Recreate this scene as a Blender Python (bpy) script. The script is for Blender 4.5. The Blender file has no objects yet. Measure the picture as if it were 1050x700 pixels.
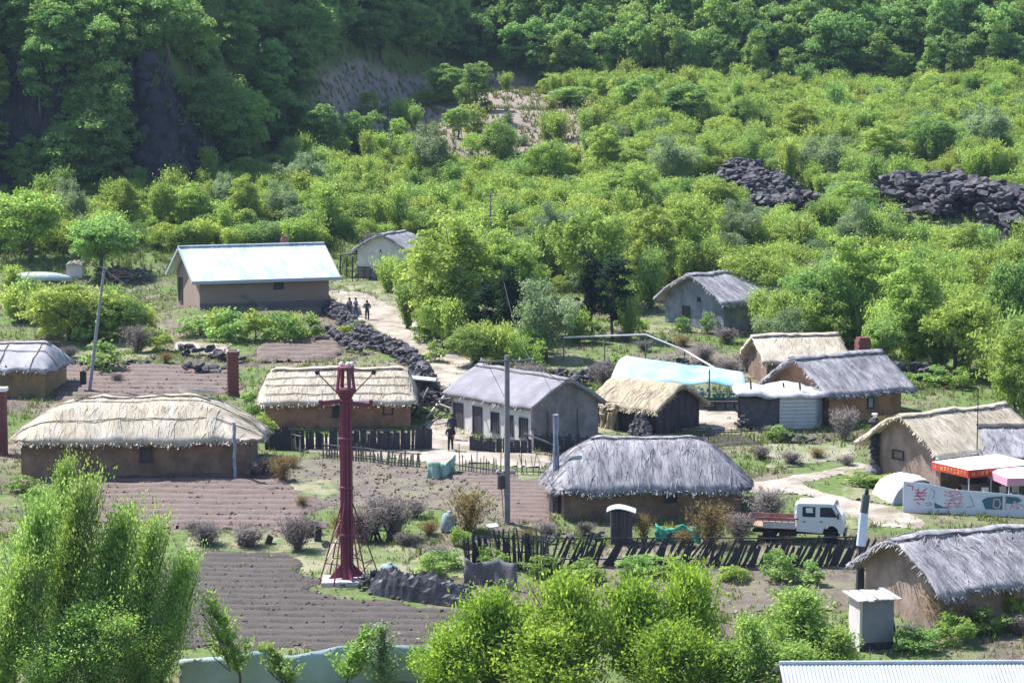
import bpy, math, random
import numpy as np
from mathutils import Vector, Matrix

# ------------------------------------------------------------ camera, sky, sun
SC = bpy.context.scene
COL = SC.collection
F = 2400.0; PITCH = math.radians(6.18); CAMZ = 23.4
cam_d = bpy.data.cameras.new('camera'); cam = bpy.data.objects.new('camera', cam_d); COL.objects.link(cam)
cam.location = (0, 0, CAMZ); cam.rotation_euler = (math.pi/2 - PITCH, 0, 0)
cam_d.sensor_width = 36; cam_d.sensor_fit = 'HORIZONTAL'; cam_d.lens = F/1050*36
cam_d.clip_start = 0.5; cam_d.clip_end = 5000
SC.camera = cam
SUN_AZ = math.radians(-60)      # measured from +Y (away from the camera) towards +X
SUN_EL = math.radians(56)
w = bpy.data.worlds.new('World'); SC.world = w; w.use_nodes = True
nt = w.node_tree; nt.nodes.clear()
sky = nt.nodes.new('ShaderNodeTexSky'); sky.sky_type = 'NISHITA'; sky.sun_disc = False
sky.sun_elevation = SUN_EL; sky.sun_rotation = SUN_AZ; sky.altitude = 400
sky.air_density = 1.0; sky.dust_density = 0.6; sky.ozone_density = 1.6
bg = nt.nodes.new('ShaderNodeBackground'); bg.inputs[1].default_value = 0.13
wo = nt.nodes.new('ShaderNodeOutputWorld')
nt.links.new(sky.outputs[0], bg.inputs[0]); nt.links.new(bg.outputs[0], wo.inputs[0])
sd = bpy.data.lights.new('sun', 'SUN'); sd.energy = 4.9; sd.angle = math.radians(0.5); sd.color = (1, .965, .93)
sun = bpy.data.objects.new('sun', sd); COL.objects.link(sun)
sv = Vector((math.sin(SUN_AZ)*math.cos(SUN_EL), math.cos(SUN_AZ)*math.cos(SUN_EL), math.sin(SUN_EL)))
sun.rotation_euler = sv.to_track_quat('Z', 'Y').to_euler(); sun.location = (0, 0, 120)
SC.view_settings.view_transform = 'Standard'; SC.view_settings.look = 'None'
SC.view_settings.exposure = 1.0; SC.view_settings.gamma = 1
SC.render.engine = 'CYCLES'
SC.cycles.max_bounces = 6; SC.cycles.volume_bounces = 0; SC.cycles.transparent_max_bounces = 6

RNG = np.random.default_rng(7); random.seed(7)

# ------------------------------------------------------------ materials
def L(r, g, b, k=1.0):
    f = lambda c: ((c/255+.055)/1.055)**2.4 if c/255 > .04045 else c/255/12.92
    return (f(r)*k, f(g)*k, f(b)*k, 1)
MC = {}
def mat(name, c1, c2=None, scale=3.0, rough=.85, bump=.3, bscale=None, bdist=.05, stretch=(1,1,1), metal=0.0, spec=.3,
        c3=None, c3scale=.6, tint=False, detail=6, thr=(.35,.65), crest=None, tr=(.55,1.35)):
    """two tones mixed by noise, an optional third by broad noise, fine relief from a second noise"""
    if name in MC: return MC[name]
    m = bpy.data.materials.new(name); m.use_nodes = True; t = m.node_tree; N = t.nodes; K = t.links
    b = N['Principled BSDF']; b.inputs['Roughness'].default_value = rough; b.inputs['Metallic'].default_value = metal
    b.inputs['Specular IOR Level'].default_value = spec
    tc = N.new('ShaderNodeTexCoord'); mp = N.new('ShaderNodeMapping'); mp.inputs['Scale'].default_value = stretch
    K.new(tc.outputs['Object'], mp.inputs[0])
    def noise(s, d=6):
        n = N.new('ShaderNodeTexNoise'); n.inputs['Scale'].default_value = s; n.inputs['Detail'].default_value = d
        n.inputs['Roughness'].default_value = .62; K.new(mp.outputs[0], n.inputs[0]); return n.outputs[0]
    def mixc(f, a, bb):
        x = N.new('ShaderNodeMix'); x.data_type = 'RGBA'; K.new(f, x.inputs[0])
        for v, i in ((a, 6), (bb, 7)):
            if isinstance(v, tuple): x.inputs[i].default_value = v
            else: K.new(v, x.inputs[i])
        return x.outputs[2]
    def ramp(f, lo, hi):
        r = N.new('ShaderNodeMapRange'); r.inputs[1].default_value = lo; r.inputs[2].default_value = hi
        K.new(f, r.inputs[0]); return r.outputs[0]
    c = c1
    if c2: c = mixc(ramp(noise(scale, detail), *thr), c1, c2)
    if c3: c = mixc(ramp(noise(c3scale, 5), .45, .62), c, c3)
    if tint:
        at = N.new('ShaderNodeAttribute'); at.attribute_name = 'tint'
        hs = N.new('ShaderNodeHueSaturation'); K.new(ramp(at.outputs['Fac'], 0, 1), hs.inputs['Value'])
        mr = N.new('ShaderNodeMapRange'); mr.inputs[3].default_value = tr[0]; mr.inputs[4].default_value = tr[1]
        K.new(at.outputs['Fac'], mr.inputs[0]); K.new(mr.outputs[0], hs.inputs['Value'])
        if isinstance(c, tuple): hs.inputs['Color'].default_value = c
        else: K.new(c, hs.inputs['Color'])
        c = hs.outputs[0]
    if crest:
        at = N.new('ShaderNodeAttribute'); at.attribute_name = 'crest'; c = mixc(ramp(at.outputs['Fac'], .1, .9), c, crest)
    if isinstance(c, tuple): b.inputs['Base Color'].default_value = c
    else: K.new(c, b.inputs['Base Color'])
    if bump:
        bp = N.new('ShaderNodeBump'); bp.inputs['Strength'].default_value = bump; bp.inputs['Distance'].default_value = bdist
        K.new(noise(bscale or scale*4, 8), bp.inputs['Height']); K.new(bp.outputs[0], b.inputs['Normal'])
    MC[name] = m; return m

def leaf_mat(name, c1, c2, trans=.45, hue=.03, val=.25):
    m = bpy.data.materials.new(name); m.use_nodes = True; t = m.node_tree; N = t.nodes; K = t.links
    N.clear(); out = N.new('ShaderNodeOutputMaterial')
    at = N.new('ShaderNodeAttribute'); at.attribute_name = 'tint'
    x = N.new('ShaderNodeMix'); x.data_type = 'RGBA'; x.inputs[6].default_value = c1; x.inputs[7].default_value = c2
    K.new(at.outputs['Fac'], x.inputs[0])
    oi = N.new('ShaderNodeObjectInfo'); hs = N.new('ShaderNodeHueSaturation'); K.new(x.outputs[2], hs.inputs['Color'])
    a = N.new('ShaderNodeMapRange'); a.inputs[3].default_value = .5-hue; a.inputs[4].default_value = .5+hue; K.new(oi.outputs['Random'], a.inputs[0]); K.new(a.outputs[0], hs.inputs['Hue'])
    mu = N.new('ShaderNodeMath'); mu.operation = 'MULTIPLY'; mu.inputs[1].default_value = 7.31; K.new(oi.outputs['Random'], mu.inputs[0])
    fr = N.new('ShaderNodeMath'); fr.operation = 'FRACT'; K.new(mu.outputs[0], fr.inputs[0])
    v = N.new('ShaderNodeMapRange'); v.inputs[3].default_value = 1-val; v.inputs[4].default_value = 1+val; K.new(fr.outputs[0], v.inputs[0]); K.new(v.outputs[0], hs.inputs['Value'])
    d = N.new('ShaderNodeBsdfDiffuse'); tr = N.new('ShaderNodeBsdfTranslucent'); K.new(hs.outputs[0], d.inputs[0])
    g = N.new('ShaderNodeHueSaturation'); g.inputs['Hue'].default_value = .485; g.inputs['Saturation'].default_value = 1.15; g.inputs['Value'].default_value = 1.35
    K.new(hs.outputs[0], g.inputs['Color']); K.new(g.outputs[0], tr.inputs[0])
    ms = N.new('ShaderNodeMixShader'); ms.inputs[0].default_value = trans; K.new(d.outputs[0], ms.inputs[1]); K.new(tr.outputs[0], ms.inputs[2])
    K.new(ms.outputs[0], out.inputs[0]); return m

# ------------------------------------------------------------ terrain
def sstep(a, b, x):
    t = np.clip((x-a)/(b-a), 0, 1); return t*t*(3-2*t)
def vnoise(x, y, s, seed=0):
    """smooth value noise, period-free, numpy"""
    x = np.asarray(x, float)/s; y = np.asarray(y, float)/s
    xi = np.floor(x); yi = np.floor(y); fx = x-xi; fy = y-yi
    fx = fx*fx*(3-2*fx); fy = fy*fy*(3-2*fy)
    def h(a, b):
        v = np.sin(a*127.1+b*311.7+seed*74.7)*43758.5453; return v-np.floor(v)
    return (h(xi,yi)*(1-fx)+h(xi+1,yi)*fx)*(1-fy)+(h(xi,yi+1)*(1-fx)+h(xi+1,yi+1)*fx)*fy
def terr(x, y):
    x = np.asarray(x, float); y = np.asarray(y, float)
    z = np.where(y < 85, -2.2+(85-y)*.283, .0633*(y-120))
    z = np.where(y > 208, 5.57+(y-208)*.146, z)
    foot = 248+84*sstep(-37, -6, x)
    rise = np.clip(y-foot, 0, None)
    cl = sstep(-31, -39, x)                       # the cliff on the left
    z = z + np.where(rise > 0, .41*rise, 0)
    z = z + cl*11.5*sstep(0, 4.0, (y-foot)+3*(vnoise(x, y, 3.5, 3)-.5))
    z = np.where(z > 95, 95+(z-95)*.12, z)
    k = sstep(205, 240, y)
    z = z + (vnoise(x, y, 9, 1)-.5)*(.25+1.3*k) + (vnoise(x, y, 24, 2)-.5)*(.3+3*k)*sstep(150, 240, y)
    z = z + k*(vnoise(x, y, 3.3, 5)-.5)*.5
    z = z + cl*2.2*(vnoise(x, y, 2.2, 14)-.5)*sstep(-1, 1, y-foot)*sstep(9, 4, y-foot)
    # earth bank before the barn and the rubble bank right of the path
    z = z + 1.1*np.exp(-(((x+23)/6.5)**4+((y-190.5)/3.2)**2))
    return z
def ray(px, py):
    u = (px-525)/F; v = (350-py)/F
    c, s = math.cos(PITCH), math.sin(PITCH)
    return Vector((u, c+v*s, -s+v*c))
def W(px, py, h=0.0):
    """where the sight line through a photograph point meets the ground raised by h"""
    d = ray(px, py); t0, z0 = 60.0, None; t = 60.0
    while t < 900:
        p = d*t
        if CAMZ+p.z <= float(terr(p.x, p.y))+h:
            a, b = t-2, t
            for _ in range(12):
                m_ = (a+b)/2; q = d*m_
                if CAMZ+q.z <= float(terr(q.x, q.y))+h: b = m_
                else: a = m_
            q = d*b; return Vector((q.x, q.y, float(terr(q.x, q.y))))
        t += 2
    q = d*t; return Vector((q.x, q.y, float(terr(q.x, q.y))))
def proj(x, y, z):
    c, s = math.cos(PITCH), math.sin(PITCH); dz = z-CAMZ
    dep = y*c-dz*s; up = y*s+dz*c
    return 525+x/dep*F, 350-up/dep*F, F/dep
def G(x, y): return float(terr(x, y))

# ------------------------------------------------------------ mesh helpers
class MB:
    def __init__(s): s.v = []; s.f = []; s.t = []; s.tv = .5
    def add(s, vs, fs):
        n = len(s.v); s.v += [tuple(p) for p in vs]; s.f += [tuple(i+n for i in f) for f in fs]; s.t += [s.tv]*len(fs)
    def box(s, c, size, rz=0, M=None, taper=1.0):
        x, y, z = size[0]/2, size[1]/2, size[2]/2
        p = [Vector((sx*x*(taper if sz > 0 else 1), sy*y*(taper if sz > 0 else 1), sz*z)) for sz in (-1, 1) for sy in (-1, 1) for sx in (-1, 1)]
        R = M if M is not None else Matrix.Rotation(rz, 3, 'Z')
        p = [R @ q + Vector(c) for q in p]
        s.add(p, [(0,2,3,1), (4,5,7,6), (0,1,5,4), (1,3,7,5), (3,2,6,7), (2,0,4,6)])
    def beam(s, a, b, wd, th=None, roll=0):
        a, b = Vector(a), Vector(b); d = b-a; q = d.to_track_quat('Z', 'Y').to_matrix() @ Matrix.Rotation(roll, 3, 'Z')
        s.box((a+b)/2, (wd, th or wd, d.length), M=q)
    def tube(s, pts, rad, n=8, cap=True):
        pts = [Vector(p) for p in pts]; rad = rad if isinstance(rad, (list, tuple)) else [rad]*len(pts)
        b0 = len(s.v); vs = []; fs = []
        up = Vector((0, 0, 1)); pr = None
        for i, p in enumerate(pts):
            d = (pts[min(i+1, len(pts)-1)]-pts[max(i-1, 0)]).normalized()
            if pr is None: pr = d.orthogonal().normalized()
            pr = (pr-d*pr.dot(d)).normalized(); q = d.cross(pr)
            for k in range(n):
                a = 2*math.pi*k/n; vs.append(p+(pr*math.cos(a)+q*math.sin(a))*rad[i])
        for i in range(len(pts)-1):
            for k in range(n):
                a, b = i*n+k, i*n+(k+1) % n; fs.append((a, b, b+n, a+n))
        if cap: fs.append(tuple(reversed(range(n)))); fs.append(tuple(range((len(pts)-1)*n, len(pts)*n)))
        s.add(vs, fs)
    def prism(s, poly, a, b):
        """polygon of (x,z) pulled along y from a to b"""
        n = len(poly); vs = [(x, a, z) for x, z in poly]+[(x, b, z) for x, z in poly]
        s.add(vs, [tuple(range(n)), tuple(reversed(range(n, 2*n)))]+[(i, i+n, (i+1) % n+n, (i+1) % n) for i in range(n)])
    def lathe(s, prof, c=(0, 0, 0), n=16):
        vs = []; fs = []
        for r, z in prof:
            for k in range(n): a = 2*math.pi*k/n; vs.append((c[0]+r*math.cos(a), c[1]+r*math.sin(a), c[2]+z))
        for i in range(len(prof)-1):
            for k in range(n): a, b = i*n+k, i*n+(k+1) % n; fs.append((a, b, b+n, a+n))
        fs.append(tuple(reversed(range(n)))); fs.append(tuple(range((len(prof)-1)*n, len(prof)*n)))
        s.add(vs, fs)
    def ribbon(s, pts, wd, th=.01):
        """flat strokes in the local x-z plane facing -y"""
        for (a, b) in zip(pts, pts[1:]):
            a = Vector((a[0], 0, a[1])); b = Vector((b[0], 0, b[1])); d = (b-a).normalized(); n = Vector((-d.z, 0, d.x))*wd/2; e = d*wd*.3
            q = [a-n-e, b-n+e, b+n+e, a+n-e]
            s.add(q+[p+Vector((0, -th, 0)) for p in q], [(4,5,6,7), (0,3,2,1), (0,1,5,4), (1,2,6,5), (2,3,7,6), (3,0,4,7)])
    def build(s, name, m, parent=None, loc=(0, 0, 0), smooth=False, tint=False):
        me = bpy.data.meshes.new(name); me.from_pydata(s.v, [], s.f)
        if smooth: me.shade_smooth()
        if tint:
            a = me.attributes.new('tint', 'FLOAT', 'FACE'); a.data.foreach_set('value', s.t)
        me.materials.append(m); return link(name, me, parent, loc)
def link(name, me, parent=None, loc=(0, 0, 0)):
    o = bpy.data.objects.new(name, me); COL.objects.link(o); o.location = loc
    if parent: o.parent = parent
    return o
def npmesh(name, V, Q, m, tint=None, smooth=False, nside=4):
    """big meshes straight from arrays, all faces with nside corners"""
    me = bpy.data.meshes.new(name); nf = len(Q)
    me.vertices.add(len(V)); me.vertices.foreach_set('co', np.asarray(V, np.float32).ravel())
    me.loops.add(nf*nside); me.loops.foreach_set('vertex_index', np.asarray(Q, np.int32).ravel())
    me.polygons.add(nf); me.polygons.foreach_set('loop_start', np.arange(nf, dtype=np.int32)*nside)
    me.polygons.foreach_set('use_smooth', np.full(nf, smooth))
    me.update(calc_edges=True)
    if tint is not None:
        a = me.attributes.new('tint', 'FLOAT', 'FACE'); a.data.foreach_set('value', np.asarray(tint, np.float32))
    me.materials.append(m); return me
def thing(name, label, cat, loc=(0, 0, 0), rz=0, group=None):
    o = bpy.data.objects.new(name, None); COL.objects.link(o); o.location = loc; o.rotation_euler = (0, 0, rz)
    o.empty_display_size = .3; tag(o, label, cat, group); return o
def tag(o, label, cat, group=None, kind=None):
    o['label'] = label; o['category'] = cat
    if group: o['group'] = group
    if kind: o['kind'] = kind
    return o
def copy_tree(o, parent=None):
    c = o.copy(); COL.objects.link(c)
    if parent: c.parent = parent
    for ch in list(o.children): copy_tree(ch, c)
    return c
def struct(o): o['kind'] = 'structure'; return o

# ------------------------------------------------------------ the ground
def grid_mesh(xs, ys, zf):
    X, Y = np.meshgrid(xs, ys); Z = zf(X, Y); V = np.stack([X, Y, Z], -1).reshape(-1, 3)
    nx, ny = len(xs), len(ys); i = np.arange((ny-1)*nx).reshape(ny-1, nx)[:, :-1].ravel()
    return V, np.stack([i, i+1, i+nx+1, i+nx], 1)
xs = np.concatenate([-62-np.geomspace(1, 640, 34)[::-1], np.arange(-62, 62.1, .75), 62+np.geomspace(1, 640, 34)])
ys = np.concatenate([np.arange(-60, 78, 4), np.arange(80, 345, .75), 345+np.geomspace(1, 900, 60)])
V, Q = grid_mesh(xs, ys, terr)
def ground_mat():
    m = bpy.data.materials.new('ground_earth'); m.use_nodes = True; t = m.node_tree; N = t.nodes; K = t.links; b = N['Principled BSDF']
    b.inputs['Roughness'].default_value = .95; b.inputs['Specular IOR Level'].default_value = .1
    tc = N.new('ShaderNodeTexCoord')
    def noise(s, d=7):
        n = N.new('ShaderNodeTexNoise'); n.inputs['Scale'].default_value = s; n.inputs['Detail'].default_value = d; n.inputs['Roughness'].default_value = .65
        K.new(tc.outputs['Object'], n.inputs[0]); return n.outputs[0]
    def rr(f, lo, hi):
        r = N.new('ShaderNodeMapRange'); r.inputs[1].default_value = lo; r.inputs[2].default_value = hi; K.new(f, r.inputs[0]); return r.outputs[0]
    def mx(f, a, c):
        x = N.new('ShaderNodeMix'); x.data_type = 'RGBA'; K.new(f, x.inputs[0])
        for v, i in ((a, 6), (c, 7)):
            if isinstance(v, tuple): x.inputs[i].default_value = v
            else: K.new(v, x.inputs[i])
        return x.outputs[2]
    dry = mx(rr(noise(.9), .35, .65), (.15, .125, .095, 1), (.25, .215, .16, 1))
    soil = mx(rr(noise(.22), .46, .60), dry, (.105, .083, .072, 1))
    green = mx(rr(noise(2.2), .35, .7), (.085, .135, .04, 1), (.16, .215, .07, 1))
    c = mx(rr(noise(.15, 8), .42, .56), soil, green)
    ga = N.new('ShaderNodeAttribute'); ga.attribute_name = 'wild'
    c = mx(ga.outputs['Fac'], c, mx(rr(noise(.5), .3, .7), (.07, .11, .035, 1), (.14, .18, .06, 1)))
    ra = N.new('ShaderNodeAttribute'); ra.attribute_name = 'rock'
    c = mx(ra.outputs['Fac'], c, mx(rr(noise(.6), .35, .65), (.02, .021, .028, 1), (.065, .062, .075, 1)))
    ba = N.new('ShaderNodeAttribute'); ba.attribute_name = 'bare'
    c = mx(ba.outputs['Fac'], c, mx(rr(noise(.8), .35, .65), (.22, .175, .155, 1), (.33, .27, .23, 1)))
    K.new(c, b.inputs['Base Color'])
    bp = N.new('ShaderNodeBump'); bp.inputs['Strength'].default_value = .7; bp.inputs['Distance'].default_value = .12
    K.new(noise(3.5, 9), bp.inputs['Height']); K.new(bp.outputs[0], b.inputs['Normal'])
    return m
gm = npmesh('ground', V, Q, ground_mat(), smooth=True)
X, Y = V[:, 0], V[:, 1]
PXg, PYg, _ = proj(X, Y, V[:, 2])
def vat(name, val):
    a = gm.attributes.new(name, 'FLOAT', 'POINT'); a.data.foreach_set('value', np.asarray(val, np.float32))
vat('wild', sstep(206, 224, Y+6*(vnoise(X, Y, 6, 9)-.5)))
foot = 248+84*sstep(-37, -6, X)
vat('rock', sstep(-29, -34, X+3*(vnoise(X, Y, 4, 8)-.5))*sstep(-3, 0, Y-foot)*sstep(9, 5, Y-foot))
BX = (W(350, 100).x, W(620, 108).x)
def bare_f(x, y):
    px, py, _ = proj(x, y, terr(x, y)); wob = 16*(vnoise(x, y, 7, 4)-.5)
    mid = 100+(px-320)*.115; half = 42-np.abs(px-470)*.06
    return sstep(half+6, half-4, np.abs(py-mid+wob))*sstep(310, 345, px)*sstep(660, 600, px)*(y > 225)
vat('bare', bare_f(X, Y))
struct(link('ground', gm))

def inpoly(px, py, poly):
    ins = np.zeros(px.shape, bool); j = len(poly)-1
    for i in range(len(poly)):
        xi, yi = poly[i]; xj, yj = poly[j]
        c = ((yi > py) != (yj > py)) & (px < (xj-xi)*(py-yi)/((yj-yi) or 1e-9)+xi); ins ^= c; j = i
    return ins
def wpoly(pp): return [tuple(W(a, b).xy) for a, b in pp]
def patch(name, pp, m, dz=.05, res=.16, rag=.5, ridge=None, rough=0.03, kind='structure'):
    """a sheet on the ground whose height and ragged edge die away together"""
    poly = wpoly(pp); P = np.array(poly); x0, y0 = P.min(0)-3; x1, y1 = P.max(0)+3
    xs = np.arange(x0, x1, res); ys = np.arange(y0, y1, res*1.4); X, Y = np.meshgrid(xs, ys)
    wx = (vnoise(X, Y, 1.9, 21)-.5)*rag*2.4; wy = (vnoise(X, Y, 1.9, 23)-.5)*rag*3
    k = inpoly(X+wx, Y+wy, poly).astype(float)
    for _ in range(3):
        for ax in (0, 1): k = (np.roll(k, 1, ax)+k*2+np.roll(k, -1, ax))/4
    tr = .5*vnoise(X, Y, .35, 31)+.5*vnoise(X, Y, .17, 32)
    keep = k > .12+.62*tr; soft = sstep(0, .45, k-(.12+.62*tr))
    z = terr(X, Y)+.012+dz*soft+(vnoise(X, Y, 1.1, 11)-.5)*rough*2*soft
    if ridge:
        ang, per, amp = ridge; u = X*math.cos(ang)+Y*math.sin(ang)+.3*(vnoise(X, Y, 4, 6)-.5)
        rd = .5+.5*np.sin(u*2*math.pi/per); z = z+amp*rd*(.6+.6*vnoise(X, Y, .9, 7))*soft
    V = np.stack([X, Y, z], -1).reshape(-1, 3); nx = len(xs); i = np.arange((len(ys)-1)*nx).reshape(len(ys)-1, nx)[:, :-1].ravel()
    kk = keep.ravel()
    Q = np.stack([i, i+1, i+nx+1, i+nx], 1); Q = Q[kk[Q].sum(1) >= 3]
    u, inv = np.unique(Q, return_inverse=True)
    me = npmesh(name, V[u], inv.reshape(-1, 4), m, smooth=True)
    if ridge:
        a = me.attributes.new('crest', 'FLOAT', 'POINT'); a.data.foreach_set('value', (rd*(.5+.8*vnoise(X, Y, .7, 8))).ravel()[u].astype(np.float32))
    o = link(name, me); o['kind'] = kind; return o
# ------------------------------------------------------------ soils, fields, paths
M_path = mat('pale_dust', (.30,.255,.21,1), (.44,.39,.33,1), scale=.9, bump=.6, bscale=7, c3=(.21,.18,.13,1), c3scale=.5)
M_soil = mat('tilled_soil', (.10,.073,.062,1), (.155,.115,.10,1), scale=2.2, crest=(.185,.14,.12,1), bump=.8, bscale=9, bdist=.08)
M_soil2 = mat('dark_soil', (.045,.038,.034,1), (.09,.075,.065,1), scale=2.0, crest=(.10,.085,.076,1), bump=.9, bscale=9, bdist=.1)
M_soil3 = mat('dry_soil', (.10,.08,.066,1), (.165,.135,.11,1), scale=1.2, bump=.6, bscale=8, c3=(.17,.16,.10,1), c3scale=.5)
M_green = mat('short_grass', (.095,.135,.045,1), (.18,.21,.085,1), scale=2.0, bump=.8, bscale=14, c3=(.26,.24,.15,1), c3scale=.5)
patch('field', [(60,376),(240,378),(246,402),(200,408),(60,412),(52,395)], M_soil, ridge=(1.5,1.5,.16), rag=.3)
patch('field', [(268,352),(345,346),(352,362),(330,372),(262,372)], M_soil, ridge=(1.50,1.5,.30), rag=.25)
patch('field', [(70,489),(276,487),(318,512),(330,540),(300,546),(190,540),(60,540)], M_soil, ridge=(1.55,1.15,.15), rag=.8)
patch('field', [(180,566),(300,560),(330,612),(380,616),(470,622),(560,628),(560,672),(140,672),(150,600)], M_soil2, ridge=(1.56,1.0,.10), rag=1.0)
patch('field', [(300,470),(440,476),(560,486),(566,540),(500,548),(440,520),(330,520),(270,500)], M_soil3, rag=.5, dz=.06)
patch('field', [(452,488),(560,488),(572,530),(520,540),(500,500)], M_soil, dz=.1, rag=.3, ridge=(1.5,.9,.06))
patch('field', [(560,572),(880,582),(885,625),(560,632)], M_soil3, ridge=(1.6,.8,.08), rag=.3)
patch('field', [(640,444),(760,446),(790,456),(700,462)], M_soil2, rag=.4)
patch('path', [(333,300),(352,296),(385,305),(430,330),(470,352),(500,372),(498,392),(470,402),(440,392),(425,366),(395,345),(360,326)], M_path, dz=.09)
patch('yard', [(440,432),(480,430),(484,456),(560,468),(560,480),(440,474),(300,462),(290,452),(330,448),(436,452)], M_path, dz=.09)
patch('yard', [(184,350),(236,354),(232,364),(180,360)], M_path, dz=.12)
patch('yard', [(690,418),(762,416),(760,440),(700,440)], M_path, dz=.09)
patch('path', [(600,448),(618,440),(648,456),(640,466),(605,462)], M_path, dz=.08)
patch('path', [(770,497),(885,474),(898,478),(826,497),(868,508),(950,533),(945,542),(900,537),(868,527),(838,508),(770,503)], M_path, dz=.08)
patch('path', [(640,398),(700,350),(720,352),(760,372),(740,372),(700,362)], M_soil3, dz=.08)
patch('lawn', [(380,300),(340,292),(350,285),(425,292),(428,336),(405,322)], M_green, dz=.07)
patch('lawn', [(290,496),(345,492),(348,512),(300,514)], M_green, dz=.12)
patch('lawn', [(520,484),(562,486),(562,496),(520,497)], M_green, dz=.16)
patch('lawn', [(60,340),(170,335),(180,350),(150,372),(70,372)], M_green, dz=.05)
patch('lawn', [(425,560),(478,558),(480,592),(420,584)], M_green, dz=.07)
patch('lawn', [(862,482),(900,480),(925,500),(910,520),(868,506)], M_green, dz=.13)
patch('lawn', [(860,524),(900,530),(890,545),(862,540)], M_green, dz=.13)
patch('lawn', [(540,368),(600,362),(610,378),(560,380)], M_green, dz=.08)
patch('lawn', [(600,430),(620,428),(640,452),(612,448)], M_green, dz=.12)
patch('lawn', [(640,325),(690,322),(780,332),(780,342),(640,340)], M_green, dz=.05)
patch('lawn', [(780,455),(890,450),(880,470),(790,480)], mat('dry_grass', (.22,.21,.14,1), (.33,.30,.22,1), scale=1.5, bump=.8, bscale=12, c3=(.15,.19,.08,1), c3scale=.4), dz=.06)
patch('lawn', [(190,545),(340,552),(420,560),(420,588),(330,600),(300,570),(190,566)], M_green, dz=.1)

# ------------------------------------------------------------ foliage
LEAF = {
 'forest': leaf_mat('forest_leaf', (.13,.235,.09,1), (.29,.43,.16,1), .57, .015, .22),
 'bright': leaf_mat('bright_leaf', (.215,.31,.08,1), (.385,.495,.165,1), .57, .014, .14),
 'mid': leaf_mat('mid_leaf', (.17,.28,.09,1), (.31,.44,.16,1), .54, .014, .2),
 'pale': leaf_mat('pale_leaf', (.18,.25,.13,1), (.30,.38,.21,1), .45, .015, .15),
 'dark': leaf_mat('conifer_needle', (.022,.048,.028,1), (.045,.08,.04,1), .15, .01, .2),
 'near': leaf_mat('willow_leaf', (.17,.29,.07,1), (.38,.53,.19,1), .58, .01, .12),
 'gold': leaf_mat('golden_green_leaf', (.18,.295,.055,1), (.33,.455,.11,1), .57, .008, .1),
 'twig': leaf_mat('bare_twig', (.175,.15,.14,1), (.32,.28,.255,1), .15, .01, .2),
 'rust': leaf_mat('rust_twig', (.19,.14,.06,1), (.30,.24,.11,1), .2, .01, .1),
 'grass': leaf_mat('grass_blade', (.10,.16,.04,1), (.24,.27,.10,1), .3, .01, .1),
 'straw': leaf_mat('dry_blade', (.25,.22,.15,1), (.42,.37,.27,1), .2, .01, .1)}
M_bark = mat('bark', (.075,.06,.05,1), (.16,.135,.115,1), scale=5, stretch=(1,1,.2), bump=.7)

def leaves_at(P, nrm, size, elong=1.6, rng=RNG, up=None):
    """one four-cornered leaf per point; nrm roughly orients it"""
    n = len(P); N_ = nrm+rng.normal(0, .55, (n, 3)); N_ /= np.linalg.norm(N_, axis=1)[:, None]+1e-9
    r = rng.normal(0, 1, (n, 3)) if up is None else up+rng.normal(0, .35, (n, 3))
    T = r-N_*(r*N_).sum(1)[:, None]; T /= np.linalg.norm(T, axis=1)[:, None]+1e-9; B = np.cross(N_, T)
    s = (size*rng.uniform(.6, 1.35, n))[:, None]
    a = P-T*s*elong/2; c = P+T*s*elong/2; b = P+B*s*.45; d = P-B*s*.45
    V = np.stack([a, b, c, d], 1).reshape(-1, 3); return V, np.arange(4*n).reshape(-1, 4)
def crown_clumps(name, seed, rx, rz, nc, nl, leaf, m, zc=None, cr=.34, hang=0, flat=1.0, base=.15):
    """clumps of leaves spread through an uneven ellipsoid: trunk foot at the origin, crown centre at zc"""
    rng = np.random.default_rng(seed); zc = zc if zc is not None else rz*1.15
    d = rng.normal(0, 1, (nc, 3)); d /= np.linalg.norm(d, axis=1)[:, None]
    rad = rng.uniform(.25, 1, nc)**.45; lob = 1+.22*np.sin(d[:,0]*3+seed)+.18*np.sin(d[:,1]*4+seed*2)
    C = d*(rad*lob)[:, None]*np.array([rx, rx, rz])*.78; C[:, 2] = C[:, 2]*flat+zc
    C = C[C[:, 2] > base*zc]; nc = len(C)
    R = rng.uniform(.6, 1.25, nc)*cr*rx
    k = rng.integers(0, nc, nl); q = rng.normal(0, 1, (nl, 3)); q /= np.linalg.norm(q, axis=1)[:, None]
    q[:, 2] = np.where(q[:, 2] < -.35, -q[:, 2]*.5, q[:, 2])
    rr = rng.uniform(.35, 1.08, nl)**.6
    P = C[k]+q*(R[k]*rr)[:, None]*np.array([1, 1, .72])
    if hang: P[:, 2] -= hang*rng.uniform(0, 1, nl)**2
    nrm = q*.7+np.array([0, 0, .6])
    V, Q = leaves_at(P, nrm, leaf, rng=rng)
    ct = rng.uniform(0, 1, nc)
    return npmesh(name, V, Q, m, tint=np.clip(.6*ct[k]+.4*rng.uniform(0, 1, nl), 0, 1)), C
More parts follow.
